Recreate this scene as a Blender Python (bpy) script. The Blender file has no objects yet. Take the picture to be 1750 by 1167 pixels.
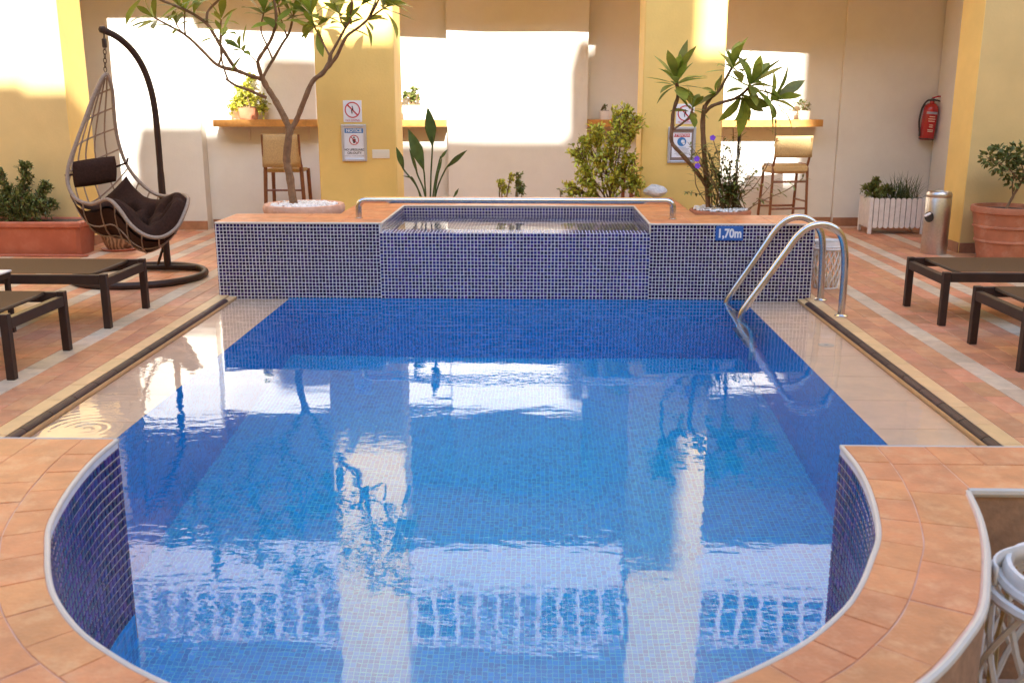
import bpy, math, random
from mathutils import Vector, Matrix
random.seed(7)
R = math.radians
scene = bpy.context.scene
col = scene.collection

# ------------------------------------------------------------------ camera
F, CX, CY, CAM_Z = 1678.0, 875.0, 583.5, 1.5
PITCH, YAW = R(13.8433), R(1.5247)
cd = bpy.data.cameras.new('camera'); cam = bpy.data.objects.new('camera', cd); col.objects.link(cam)
cd.sensor_fit = 'HORIZONTAL'; cd.sensor_width = 36.0; cd.lens = 36.0 * F / 1750.0
cd.clip_start = 0.05; cd.clip_end = 500
cam.location = (0, 0, CAM_Z); cam.rotation_euler = (math.pi / 2 - PITCH, 0, YAW)
cd.dof.use_dof = True; cd.dof.focus_distance = 6.5; cd.dof.aperture_fstop = 6.3
scene.camera = cam

# ------------------------------------------------------------------ sky, sun, exposure
SUN_DIR = Vector((-0.18, 1.0, -0.64)).normalized()
elev = math.asin(-SUN_DIR.z)
az = math.atan2(-SUN_DIR.x, -SUN_DIR.y)
world = bpy.data.worlds.new('World'); scene.world = world; world.use_nodes = True
nt = world.node_tree
sky = nt.nodes.new('ShaderNodeTexSky'); sky.sky_type = 'NISHITA'; sky.sun_disc = False
sky.sun_elevation = elev; sky.sun_rotation = az
sky.dust_density = 1.0; sky.ozone_density = 1.2; sky.air_density = 1.0
nt.links.new(sky.outputs[0], nt.nodes['Background'].inputs[0])
nt.nodes['Background'].inputs[1].default_value = 0.15
sd = bpy.data.lights.new('sun', 'SUN'); sun = bpy.data.objects.new('sun', sd); col.objects.link(sun)
sd.energy = 4.6; sd.angle = R(0.53); sd.color = (1.0, 0.95, 0.87)
sun.rotation_euler = SUN_DIR.to_track_quat('-Z', 'Y').to_euler(); sun.location = (4, -20, 18)
scene.view_settings.view_transform = 'Standard'; scene.view_settings.look = 'None'
scene.view_settings.exposure = 2.18; scene.view_settings.gamma = 1.0
scene.view_settings.use_curve_mapping = False
scene.render.engine = 'CYCLES'
cy = scene.cycles
cy.use_denoising = True; cy.max_bounces = 14; cy.diffuse_bounces = 6; cy.glossy_bounces = 6
cy.transmission_bounces = 8; cy.transparent_max_bounces = 16
cy.caustics_reflective = True; cy.caustics_refractive = True; cy.blur_glossy = 0.5; cy.sample_clamp_indirect = 8.0

# ------------------------------------------------------------------ photo pixel -> place
_f0 = Vector((-math.sin(YAW), math.cos(YAW), 0)); _r = Vector((math.cos(YAW), math.sin(YAW), 0)); _up = Vector((0, 0, 1))
_f = _f0 * math.cos(PITCH) - _up * math.sin(PITCH); _u = _f0 * math.sin(PITCH) + _up * math.cos(PITCH)
CAM = Vector((0, 0, CAM_Z))
def ray(px, py): return _r * ((px - CX) / F) - _u * ((py - CY) / F) + _f
def onz(px, py, z=0.0): d = ray(px, py); return CAM + d * ((z - CAM_Z) / d.z)
def ony(px, py, y): d = ray(px, py); return CAM + d * (y / d.y)
def V(*a): return Vector(a)

# ------------------------------------------------------------------ materials
M = {}
def mat(name, color, rough=0.6, var=0.08, scale=6.0, bump=0.0, bscale=None, metal=0.0, island=0.0, spec=0.5, stain=None, trans=0.0, coat=0.0):
    """Principled surface with mottled base colour, optional fine relief and per-piece variation."""
    m = bpy.data.materials.new(name); m.use_nodes = True; n = m.node_tree.nodes; l = m.node_tree.links
    b = n['Principled BSDF']; b.inputs['Roughness'].default_value = rough; b.inputs['Metallic'].default_value = metal
    b.inputs['Specular IOR Level'].default_value = spec
    if coat: b.inputs['Coat Weight'].default_value = coat; b.inputs['Coat Roughness'].default_value = 0.08
    tc = n.new('ShaderNodeTexCoord')
    geo = n.new('ShaderNodeNewGeometry')
    nz = n.new('ShaderNodeTexNoise'); nz.inputs['Scale'].default_value = scale; nz.inputs['Detail'].default_value = 5; nz.inputs['Roughness'].default_value = 0.6
    l.new(geo.outputs['Position'], nz.inputs['Vector'])
    c = Vector(color)
    mix = n.new('ShaderNodeMix'); mix.data_type = 'RGBA'
    lo = c * (1 - var); hi = c * (1 + var)
    mix.inputs['A'].default_value = (*lo, 1); mix.inputs['B'].default_value = (min(hi.x, 1), min(hi.y, 1), min(hi.z, 1), 1)
    mr = n.new('ShaderNodeMapRange'); mr.inputs['From Min'].default_value = 0.3; mr.inputs['From Max'].default_value = 0.7
    l.new(nz.outputs['Fac'], mr.inputs['Value']); l.new(mr.outputs[0], mix.inputs['Factor'])
    out = mix.outputs['Result']
    if stain:
        s_col, s_scale, s_amt = stain
        n2 = n.new('ShaderNodeTexNoise'); n2.inputs['Scale'].default_value = s_scale; n2.inputs['Detail'].default_value = 7; n2.inputs['Roughness'].default_value = 0.7
        l.new(geo.outputs['Position'], n2.inputs['Vector'])
        m2 = n.new('ShaderNodeMapRange'); m2.inputs['From Min'].default_value = 0.5; m2.inputs['From Max'].default_value = 0.72; m2.inputs['To Max'].default_value = s_amt
        l.new(n2.outputs['Fac'], m2.inputs['Value'])
        mx = n.new('ShaderNodeMix'); mx.data_type = 'RGBA'; mx.inputs['B'].default_value = (*s_col, 1)
        l.new(m2.outputs[0], mx.inputs['Factor']); l.new(out, mx.inputs['A']); out = mx.outputs['Result']
    if island:
        oi = n.new('ShaderNodeObjectInfo')
        ad = n.new('ShaderNodeMath'); ad.operation = 'ADD'
        l.new(oi.outputs['Random'], ad.inputs[0]); l.new(geo.outputs['Random Per Island'], ad.inputs[1])
        fr = n.new('ShaderNodeMath'); fr.operation = 'FRACT'; l.new(ad.outputs[0], fr.inputs[0])
        hs = n.new('ShaderNodeHueSaturation')
        v = n.new('ShaderNodeMapRange'); v.inputs['To Min'].default_value = 1 - island; v.inputs['To Max'].default_value = 1 + island
        l.new(fr.outputs[0], v.inputs['Value']); l.new(v.outputs[0], hs.inputs['Value'])
        f2 = n.new('ShaderNodeMath'); f2.operation = 'MULTIPLY'; f2.inputs[1].default_value = 7.31; l.new(fr.outputs[0], f2.inputs[0])
        f3 = n.new('ShaderNodeMath'); f3.operation = 'FRACT'; l.new(f2.outputs[0], f3.inputs[0])
        h = n.new('ShaderNodeMapRange'); h.inputs['To Min'].default_value = 0.5 - island * 0.05; h.inputs['To Max'].default_value = 0.5 + island * 0.05
        l.new(f3.outputs[0], h.inputs['Value']); l.new(h.outputs[0], hs.inputs['Hue'])
        l.new(out, hs.inputs['Color']); out = hs.outputs['Color']
    l.new(out, b.inputs['Base Color'])
    if bump:
        nb = n.new('ShaderNodeTexNoise'); nb.inputs['Scale'].default_value = bscale or scale * 8; nb.inputs['Detail'].default_value = 4
        l.new(geo.outputs['Position'], nb.inputs['Vector'])
        bp = n.new('ShaderNodeBump'); bp.inputs['Strength'].default_value = 1.0; bp.inputs['Distance'].default_value = bump
        l.new(nb.outputs['Fac'], bp.inputs['Height']); l.new(bp.outputs[0], b.inputs['Normal'])
    if trans:
        # leaf: some light passes through the blade
        tr = n.new('ShaderNodeBsdfTranslucent'); l.new(out, tr.inputs['Color'])
        ms = n.new('ShaderNodeMixShader'); ms.inputs[0].default_value = trans
        l.new(b.outputs[0], ms.inputs[1]); l.new(tr.outputs[0], ms.inputs[2]); l.new(ms.outputs[0], n['Material Output'].inputs['Surface'])
    M[name] = m
    return m

def mosaic_mat(name, tile, grout, pitch=0.025, gw=0.10, var=0.25, rough=0.15, wob=0.0):
    """Square glass mosaic on a UV map laid out in metres (used under water and where tiles are too small to pick apart)."""
    m = bpy.data.materials.new(name); m.use_nodes = True; n = m.node_tree.nodes; l = m.node_tree.links
    b = n['Principled BSDF']; b.inputs['Roughness'].default_value = rough
    uv = n.new('ShaderNodeUVMap'); sep = n.new('ShaderNodeSeparateXYZ')
    sc = n.new('ShaderNodeVectorMath'); sc.operation = 'SCALE'; sc.inputs['Scale'].default_value = 1.0 / pitch
    l.new(uv.outputs[0], sc.inputs[0])
    l.new(sc.outputs[0], sep.inputs[0])
    def edge(o):
        f = n.new('ShaderNodeMath'); f.operation = 'FRACT'; l.new(o, f.inputs[0])
        a = n.new('ShaderNodeMath'); a.operation = 'PINGPONG'; a.inputs[1].default_value = 0.5; l.new(f.outputs[0], a.inputs[0])
        g = n.new('ShaderNodeMath'); g.operation = 'GREATER_THAN'; g.inputs[1].default_value = gw; l.new(a.outputs[0], g.inputs[0])
        return g.outputs[0]
    mul = n.new('ShaderNodeMath'); mul.operation = 'MULTIPLY'
    l.new(edge(sep.outputs[0]), mul.inputs[0]); l.new(edge(sep.outputs[1]), mul.inputs[1])
    fl = n.new('ShaderNodeVectorMath'); fl.operation = 'FLOOR'; l.new(sc.outputs[0], fl.inputs[0])
    wn = n.new('ShaderNodeTexWhiteNoise'); wn.noise_dimensions = '2D'; l.new(fl.outputs[0], wn.inputs['Vector'])
    t1 = n.new('ShaderNodeMix'); t1.data_type = 'RGBA'
    t = Vector(tile); t1.inputs['A'].default_value = (*(t * (1 - var)), 1); hi = t * (1 + var); t1.inputs['B'].default_value = (min(hi.x, 1), min(hi.y, 1), min(hi.z, 1), 1)
    l.new(wn.outputs[0], t1.inputs['Factor'])
    gm = n.new('ShaderNodeMix'); gm.data_type = 'RGBA'; gm.inputs['A'].default_value = (*grout, 1)
    l.new(mul.outputs[0], gm.inputs['Factor']); l.new(t1.outputs['Result'], gm.inputs['B']); l.new(gm.outputs['Result'], b.inputs['Base Color'])
    M[name] = m
    return m

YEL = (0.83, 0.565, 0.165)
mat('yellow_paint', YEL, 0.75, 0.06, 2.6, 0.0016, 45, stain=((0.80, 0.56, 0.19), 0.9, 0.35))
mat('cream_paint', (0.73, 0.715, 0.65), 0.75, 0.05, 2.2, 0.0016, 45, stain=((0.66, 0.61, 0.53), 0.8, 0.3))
mat('tan_front', (0.66, 0.475, 0.195), 0.75, 0.06, 2.6, 0.0016, 45, stain=((0.62, 0.47, 0.24), 0.9, 0.4))  # duller, darker tone on the end-wall fronts than on their yellow side faces
mat('soffit_paint', (0.86, 0.43, 0.04), 0.8, 0.05, 1.5)
mat('fascia_paint', (0.62, 0.52, 0.48), 0.7, 0.05, 1.5)
mat('pink_stone', (0.64, 0.51, 0.48), 0.7, 0.08, 5)
mat('hotel_paint', (0.78, 0.50, 0.12), 0.8, 0.06, 0.8)
mat('window_glass', (0.05, 0.06, 0.07), 0.08, 0.02, 1)
TER = (0.55, 0.235, 0.115)
mat('terracotta_tile', TER, 0.50, 0.17, 9, 0.0012, 120, island=0.16, stain=((0.63, 0.35, 0.20), 14, 0.8))
mat('coping_tile', (0.63, 0.235, 0.085), 0.5, 0.20, 8, 0.0016, 110, island=0.08, stain=((0.74, 0.38, 0.18), 13, 0.9))
mat('sand_tile', (0.56, 0.42, 0.285), 0.55, 0.16, 14, 0.0012, 120, island=0.12, stain=((0.62, 0.50, 0.36), 9, 0.6))
mat('cream_tile', (0.68, 0.43, 0.20), 0.5, 0.10, 10, 0.0008, 120, island=0.08)
mat('coping_grout', (0.74, 0.46, 0.33), 0.9, 0.12, 20)
mat('grout', (0.60, 0.43, 0.32), 0.9, 0.15, 20)
mat('light_grout', (0.76, 0.75, 0.78), 0.85, 0.08, 25, stain=((0.62, 0.56, 0.50), 6, 0.35))
mat('brown_tile', (0.060, 0.033, 0.028), 0.5, 0.2, 12, island=0.25, spec=0.3)
mat('skirting_tile', (0.36, 0.17, 0.09), 0.5, 0.2, 12, 0.0008, 120, island=0.15)
mat('indigo_glass', (0.020, 0.008, 0.070), 0.18, 0.25, 30, island=0.6, spec=0.35)
mat('violet_glass', (0.055, 0.024, 0.15), 0.2, 0.25, 30, island=0.5, spec=0.3)
mat('wet_indigo_glass', (0.026, 0.016, 0.15), 0.12, 0.25, 30, island=0.6, spec=0.4)
mat('white_trim', (0.66, 0.58, 0.48), 0.5, 0.05, 15)
mat('render_brown', (0.40, 0.235, 0.14), 0.85, 0.2, 25, 0.002, 90)
mosaic_mat('pool_floor', (0.002, 0.45, 0.90), (0.07, 0.78, 0.98), 0.025, 0.065, 0.18)
mosaic_mat('pool_wall', (0.003, 0.33, 0.86), (0.05, 0.66, 0.97), 0.024, 0.055, 0.35)
mosaic_mat('basin_mosaic', (0.03, 0.02, 0.13), (0.55, 0.53, 0.56), 0.0268, 0.11, 0.5)
mat('ledge_tile', (0.92, 0.66, 0.45), 0.5, 0.08, 8, 0.0005, 100, island=0.05)
mat('steel', (0.62, 0.60, 0.58), 0.22, 0.06, 40, metal=1.0)
mat('brushed_steel', (0.55, 0.50, 0.46), 0.33, 0.10, 50, metal=1.0)
mat('brown_metal', (0.045, 0.024, 0.017), 0.45, 0.15, 20, spec=0.3)
mat('sling_fabric', (0.105, 0.056, 0.024), 0.85, 0.2, 300, 0.0008, 700, spec=0.2)
mat('wicker', (0.33, 0.235, 0.17), 0.6, 0.18, 60, 0.002, 300)
mat('dark_fabric', (0.045, 0.021, 0.014), 0.95, 0.25, 60, 0.0012, 500, spec=0.12)
mat('terracotta', (0.43, 0.155, 0.075), 0.7, 0.16, 7, 0.001, 90, stain=((0.60, 0.36, 0.24), 5, 0.5))
mat('plastic_terracotta', (0.42, 0.115, 0.055), 0.5, 0.10, 6, 0.0004, 60, stain=((0.50, 0.2, 0.12), 6, 0.4))
mat('pale_terracotta', (0.62, 0.36, 0.25), 0.75, 0.14, 12, 0.0015, 80, stain=((0.74, 0.55, 0.44), 14, 0.7))
mat('soil', (0.10, 0.06, 0.04), 0.95, 0.4, 40, 0.01, 60)
mat('pebble', (0.80, 0.78, 0.75), 0.6, 0.08, 30, 0.001, 80, island=0.08)
mat('bark', (0.20, 0.11, 0.055), 0.85, 0.30, 25, 0.006, 60, stain=((0.30, 0.20, 0.12), 20, 0.6))
mat('young_bark', (0.20, 0.13, 0.06), 0.8, 0.25, 30, 0.003, 80)
mat('plumeria_leaf', (0.21, 0.27, 0.04), 0.40, 0.30, 14, island=0.40, trans=0.40, stain=((0.30, 0.26, 0.04), 30, 0.4))
mat('dark_leaf', (0.135, 0.16, 0.042), 0.40, 0.3, 30, island=0.45, trans=0.2)
mat('shrub_leaf', (0.18, 0.21, 0.05), 0.45, 0.3, 30, island=0.40, trans=0.25)
mat('variegated_leaf', (0.52, 0.52, 0.07), 0.42, 0.25, 35, island=0.55, trans=0.3)
mat('strelitzia_leaf', (0.060, 0.105, 0.025), 0.35, 0.22, 15, island=0.2, trans=0.2)
mat('grass_leaf', (0.095, 0.125, 0.040), 0.5, 0.25, 20, island=0.4, trans=0.2)
mat('purple_petal', (0.19, 0.045, 0.52), 0.6, 0.15, 30)
mat('shelf_wood', (0.50, 0.235, 0.055), 0.45, 0.2, 18, 0.0008, 60)
mat('stool_wood', (0.20, 0.075, 0.028), 0.42, 0.2, 18)
mat('rattan', (0.52, 0.36, 0.16), 0.7, 0.2, 90, 0.002, 260)
mat('white_paint', (0.74, 0.70, 0.66), 0.5, 0.08, 20)
mat('sign_white', (0.82, 0.83, 0.86), 0.4, 0.02, 5)
mat('sign_blue', (0.03, 0.13, 0.42), 0.4, 0.03, 5)
mat('sign_sky', (0.05, 0.22, 0.50), 0.4, 0.03, 5)
mat('sign_red', (0.55, 0.03, 0.04), 0.4, 0.03, 5)
mat('sign_black', (0.03, 0.03, 0.035), 0.5, 0.03, 5)
mat('sign_grey', (0.35, 0.36, 0.40), 0.5, 0.03, 5)
mat('frame_metal', (0.66, 0.67, 0.70), 0.35, 0.03, 10, metal=0.6)
mat('frame_backing', (0.25, 0.17, 0.13), 0.7, 0.05, 10)
mat('switch_plastic', (0.80, 0.74, 0.60), 0.4, 0.02, 10)
mat('red_enamel', (0.45, 0.018, 0.02), 0.25, 0.06, 10, coat=0.5)
mat('black_rubber', (0.02, 0.02, 0.02), 0.5, 0.1, 20)
mat('stone_white', (0.74, 0.70, 0.65), 0.85, 0.14, 25, 0.012, 45, stain=((0.5, 0.45, 0.4), 20, 0.6))
mat('ceramic', (0.78, 0.66, 0.52), 0.4, 0.05, 10)
# ------------------------------------------------------------------ builders
ORG = {}
def tag(o, label=None, cat=None, group=None, kind=None):
    if label: o['label'] = label
    if cat: o['category'] = cat
    if group: o['group'] = group
    if kind: o['kind'] = kind
    return o
def thing(name, label, cat, loc=(0, 0, 0), group=None, rz=0.0):
    o = bpy.data.objects.new(name, None); col.objects.link(o); o.location = loc; o.rotation_euler = (0, 0, rz)
    o.empty_display_size = 0.1; ORG[o.name] = Vector(loc)
    return tag(o, label, cat, group)
def link(name, me, parent=None, loc=None):
    o = bpy.data.objects.new(name, me); col.objects.link(o)
    if parent: o.parent = parent
    if loc is not None: o.location = loc
    return o
def copy_tree(o, parent=None):
    c = o.copy(); col.objects.link(c); c.parent = parent
    for ch in o.children: copy_tree(ch, c)
    ORG[c.name] = ORG.get(o.name, Vector((0, 0, 0)))
    return c

class MB:
    def __init__(s): s.v = []; s.f = []; s.uv = {}
    def add(s, vs, fs, uvs=None):
        k = len(s.v); s.v += [Vector(p) for p in vs]; 
        for i, q in enumerate(fs):
            if uvs: s.uv[len(s.f)] = uvs[i]
            s.f.append([k + j for j in q])
        return s
    def quad(s, a, b, c, d, uv=None): return s.add([a, b, c, d], [[0, 1, 2, 3]], [uv] if uv else None)
    def box(s, lo, hi, ch=0.0, mtx=None):
        x0, y0, z0 = lo; x1, y1, z1 = hi
        if ch <= 0:
            vs = [V(x, y, z) for z in (z0, z1) for y in (y0, y1) for x in (x0, x1)]
            fs = [[0, 2, 3, 1], [4, 5, 7, 6], [0, 1, 5, 4], [2, 6, 7, 3], [0, 4, 6, 2], [1, 3, 7, 5]]
        else:
            vs = []; idx = {}
            for ix, sx in ((0, -1), (1, 1)):
                for iy, sy in ((0, -1), (1, 1)):
                    for iz, sz in ((0, -1), (1, 1)):
                        X = (x0, x1)[ix]; Y = (y0, y1)[iy]; Z = (z0, z1)[iz]
                        idx[(ix, iy, iz, 0)] = len(vs); vs.append(V(X, Y - sy * ch, Z - sz * ch))
                        idx[(ix, iy, iz, 1)] = len(vs); vs.append(V(X - sx * ch, Y, Z - sz * ch))
                        idx[(ix, iy, iz, 2)] = len(vs); vs.append(V(X - sx * ch, Y - sy * ch, Z))
            fs = []
            for a in range(3):
                for s1 in (0, 1):
                    def k(p, q):
                        t = [0, 0, 0]; t[a] = s1; t[(a + 1) % 3] = p; t[(a + 2) % 3] = q; return idx[(*t, a)]
                    q = [k(0, 0), k(1, 0), k(1, 1), k(0, 1)]
                    fs.append(q if s1 else q[::-1])
            for a in range(3):
                b, c = (a + 1) % 3, (a + 2) % 3
                for p in (0, 1):
                    for q in (0, 1):
                        t0 = [0, 0, 0]; t0[b] = p; t0[c] = q; t1 = list(t0); t1[a] = 1
                        fq = [idx[(*t0, b)], idx[(*t1, b)], idx[(*t1, c)], idx[(*t0, c)]]
                        fs.append(fq if (p ^ q) else fq[::-1])
            for ix in (0, 1):
                for iy in (0, 1):
                    for iz in (0, 1):
                        t = [idx[(ix, iy, iz, 0)], idx[(ix, iy, iz, 1)], idx[(ix, iy, iz, 2)]]
                        fs.append(t if (ix + iy + iz) % 2 else t[::-1])
        if mtx is not None: vs = [mtx @ p for p in vs]
        return s.add(vs, fs)
    def tube(s, pts, rad, n=8, closed=False, caps=True):
        pts = [Vector(p) for p in pts]; m = len(pts)
        rs = rad if isinstance(rad, (list, tuple)) else [rad] * m
        tan = []
        for i in range(m):
            a = pts[(i - 1) % m] if (closed or i > 0) else pts[i]; b = pts[(i + 1) % m] if (closed or i < m - 1) else pts[i]
            d = b - a; tan.append(d.normalized() if d.length > 1e-9 else Vector((0, 0, 1)))
        ref = Vector((0, 0, 1)) if abs(tan[0].z) < 0.9 else Vector((1, 0, 0))
        nx = tan[0].cross(ref).normalized(); k = len(s.v); vs = []
        for i in range(m):
            nx = (nx - tan[i] * nx.dot(tan[i])); nx = nx.normalized() if nx.length > 1e-9 else tan[i].orthogonal().normalized()
            ny = tan[i].cross(nx)
            for j in range(n):
                a = 2 * math.pi * j / n; vs.append(pts[i] + (nx * math.cos(a) + ny * math.sin(a)) * rs[i])
        fs = []
        for i in range(m if closed else m - 1):
            p, q = i * n, ((i + 1) % m) * n
            for j in range(n): fs.append([p + j, p + (j + 1) % n, q + (j + 1) % n, q + j])
        if caps and not closed: fs.append(list(range(n))[::-1]); fs.append([(m - 1) * n + j for j in range(n)])
        return s.add(vs, fs)
    def lathe(s, prof, c=(0, 0, 0), n=32, caps=True):
        c = Vector(c); vs = []; m = len(prof)
        for r, z in prof:
            for j in range(n):
                a = 2 * math.pi * j / n; vs.append(c + V(r * math.cos(a), r * math.sin(a), z))
        fs = [[i * n + j, i * n + (j + 1) % n, (i + 1) * n + (j + 1) % n, (i + 1) * n + j] for i in range(m - 1) for j in range(n)]
        if caps: fs.append([j for j in range(n)][::-1]); fs.append([(m - 1) * n + j for j in range(n)])
        return s.add(vs, fs)
    def prism(s, poly, z0, z1):
        n = len(poly); vs = [V(x, y, z0) for x, y in poly] + [V(x, y, z1) for x, y in poly]
        return s.add(vs, [list(range(n))[::-1], [n + i for i in range(n)]] + [[i, (i + 1) % n, n + (i + 1) % n, n + i] for i in range(n)])
    def disc(s, c, r, axis, n=24, r0=0.0):
        c = Vector(c); ax = Vector(axis).normalized(); u = ax.orthogonal().normalized(); w = ax.cross(u)
        ring = [c + (u * math.cos(2 * math.pi * j / n) + w * math.sin(2 * math.pi * j / n)) * r for j in range(n)]
        if r0 <= 0: return s.add(ring, [list(range(n))])
        ri = [c + (u * math.cos(2 * math.pi * j / n) + w * math.sin(2 * math.pi * j / n)) * r0 for j in range(n)]
        return s.add(ring + ri, [[j, (j + 1) % n, n + (j + 1) % n, n + j] for j in range(n)])
    def blade(s, p, d, up, L, W, seg=4, droop=0.15, fold=0.18, peak=0.55, base=0.12):
        """a leaf: folded along its midrib, arching along its length"""
        d = Vector(d).normalized(); up = Vector(up); up = (up - d * up.dot(d)); up = up.normalized() if up.length > 1e-6 else d.orthogonal().normalized()
        sd_ = d.cross(up); p = Vector(p); vs = []
        for i in range(seg + 1):
            t = i / seg
            w = W * 0.5 * (max(base if i == 0 else 0.0, (t / peak) ** 0.75 if t < peak else (1 - ((t - peak) / (1 - peak)) ** 1.7)))
            c = p + d * (L * t * (1 - 0.15 * droop * t)) - up * (droop * L * t * t)
            vs += [c + sd_ * w + up * (w * fold), c, c - sd_ * w + up * (w * fold)]
        fs = []
        for i in range(seg):
            a = 3 * i; fs += [[a, a + 1, a + 4, a + 3], [a + 1, a + 2, a + 5, a + 4]]
        return s.add(vs, fs)
    def mesh(s, name, mt=None, origin=Vector((0, 0, 0)), smooth=False):
        me = bpy.data.meshes.new(name); me.from_pydata([tuple(p - origin) for p in s.v], [], s.f)
        if s.uv:
            ul = me.uv_layers.new(name='UVMap')
            for i, poly in enumerate(me.polygons):
                if i in s.uv:
                    for k, li in enumerate(poly.loop_indices): ul.data[li].uv = s.uv[i][k]
        if mt: me.materials.append(M[mt] if isinstance(mt, str) else mt)
        if smooth: me.polygons.foreach_set('use_smooth', [True] * len(me.polygons))
        me.update()
        return me
    def build(s, name, mt, parent=None, smooth=False, kind=None, label=None):
        org = ORG.get(parent.name, Vector((0, 0, 0))) if parent else Vector((0, 0, 0))
        o = link(name, s.mesh(name, mt, org, smooth), parent); ORG[o.name] = org
        if smooth:
            try: o.data.set_sharp_from_angle(angle=R(40))
            except Exception: pass
        return tag(o, label, None, None, kind)
def struct(name, mb, mt, smooth=False): return tag(mb.build(name, mt, None, smooth), kind='structure')
def solo(name, mb, mt, label, cat, group=None, smooth=False): return tag(mb.build(name, mt, None, smooth), label, cat, group)
def catmull(pts, k=6, closed=False):
    pts = [Vector(p) for p in pts]; n = len(pts); out = []
    for i in range(n if closed else n - 1):
        if closed: a, b, c, d = pts[(i - 1) % n], pts[i], pts[(i + 1) % n], pts[(i + 2) % n]
        else: a, b, c, d = pts[max(i - 1, 0)], pts[i], pts[i + 1], pts[min(i + 2, n - 1)]
        for j in range(k):
            t = j / k; out.append(0.5 * ((2 * b) + (c - a) * t + (2 * a - 5 * b + 4 * c - d) * t * t + (3 * b - a - 3 * c + d) * t ** 3))
    if not closed: out.append(pts[-1])
    return out
def text(body, size, loc, rot, mt, parent, name='lettering', bold=0.0, xscale=1.0, align='CENTER'):
    cu = bpy.data.curves.new('lettering', 'FONT'); cu.body = body; cu.size = size; cu.align_x = align; cu.align_y = 'CENTER'; cu.extrude = 0.0004; cu.offset = bold
    tmp = bpy.data.objects.new('tmp', cu); col.objects.link(tmp); bpy.context.view_layer.update()
    me = bpy.data.meshes.new_from_object(tmp.evaluated_get(bpy.context.evaluated_depsgraph_get()))
    bpy.data.objects.remove(tmp); me.materials.clear(); me.materials.append(M[mt]); me.name = name
    o = link(name, me, parent); o.location = Vector(loc) - ORG[parent.name]; o.rotation_euler = rot; o.scale = (xscale, 1, 1)
    return o
rnd = random.Random(11)
XC = -0.175          # pool axis
# ================================================================== SETTING: deck
DECK = 0.02
deck = MB()
def sheet(mb, x0, x1, y0, y1, z): mb.quad(V(x0, y0, z), V(x1, y0, z), V(x1, y1, z), V(x0, y1, z))
zb = DECK - 0.003
sheet(deck, -16, XC - 2.23, 2.66, 12.6, zb); sheet(deck, XC + 2.23, 16, 2.66, 12.6, zb)
sheet(deck, XC - 2.245, XC + 2.245, 7.5, 12.6, zb)
sheet(deck, -16, 16, -16, 0.9, zb); 
for y0_, y1_, xo in ((0.9, 1.55, 0.80), (1.55, 1.75, 0.93), (1.75, 1.95, 1.05), (1.95, 2.34, 1.14)):
    sheet(deck, XC + xo, 16, y0_, y1_, zb); sheet(deck, -16, XC - xo, y0_, y1_, zb)
deck_o = struct('deck', deck, 'grout')

# deck tiles: rows run along the pool; cream edge row, then terracotta with sand-coloured stripes
TW, TL, G = 0.135, 0.27, 0.0045
PAT = 'TTSTTTTSTSTTTSTTTTTSTSTTTTS'
cells = []
for side in (-1, 1):
    rows = [('C', 2.230, 2.325)] + [(ch, 2.325 + i * TW, 2.325 + (i + 1) * TW) for i, ch in enumerate(PAT)]
    for k, (ch, a, b) in enumerate(rows):
        off = [0.0, 0.09, 0.18, 0.045][k % 4]
        y = 3.9 + off
        while y < 11.7:
            xm = XC + side * (a + b) / 2; ym = y + TL / 2
            d = Vector((xm, ym, DECK)) - CAM
            px = CX + F * d.dot(_r) / d.dot(_f); py = CY - F * d.dot(_u) / d.dot(_f)
            lim = 11.33 if xm < -3.86 else 11.72 + 0.058 * xm
            blocked = (9.75 < ym < 10.35 and (xm < -4.6 or xm > 4.1)) or ym > lim
            if -80 < px < 1830 and py < 900 and not blocked:
                vis = (b - a) * TL / d.length ** 3
                if not (-40 < px < 1790): vis *= 0.3
                cells.append((vis, ch, XC + side * (a if side > 0 else b), XC + side * (b if side > 0 else a), y, y + TL))
            y += TL
    # tiles behind the basin wings are terracotta too
cells.sort(key=lambda c: -c[0])
TM = {'T': 'terracotta_tile', 'S': 'sand_tile', 'C': 'cream_tile'}
tile_me = {}
rest = {k: MB() for k in TM}
for i, (vis, ch, x0, x1, y0, y1) in enumerate(cells):
    w, h = x1 - x0 - G, y1 - y0 - G
    if i < 298:
        key = (ch, round(w, 3))
        if key not in tile_me:
            tile_me[key] = MB().box((-w / 2, -h / 2, -0.012), (w / 2, h / 2, 0), 0.0015).mesh('tile', TM[ch])
        o = link('tile', tile_me[key], deck_o, ((x0 + x1) / 2, (y0 + y1) / 2, DECK + rnd.uniform(-0.0006, 0.0006)))
    else:
        rest[ch].box((x0 + G / 2, y0 + G / 2, DECK - 0.012), (x1 - G / 2, y1 - G / 2, DECK + rnd.uniform(-0.0006, 0.0006)), 0.0015)
for ch, mb in rest.items():
    if mb.f: mb.build('distant_tiles', TM[ch], deck_o, kind='stuff')
# strip of terracotta behind the basin
mb = MB(); mid = MB()
x = -2.5
while x < 2.2:
    y = 9.72
    while y < 11.5:
        mb.box((x + G / 2, y + G / 2, DECK - 0.012), (x + 0.27 - G / 2, y + 0.27 - G / 2, DECK), 0.0015); y += 0.27
    x += 0.27
mb.build('distant_tiles', 'terracotta_tile', deck_o, kind='stuff')

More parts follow.
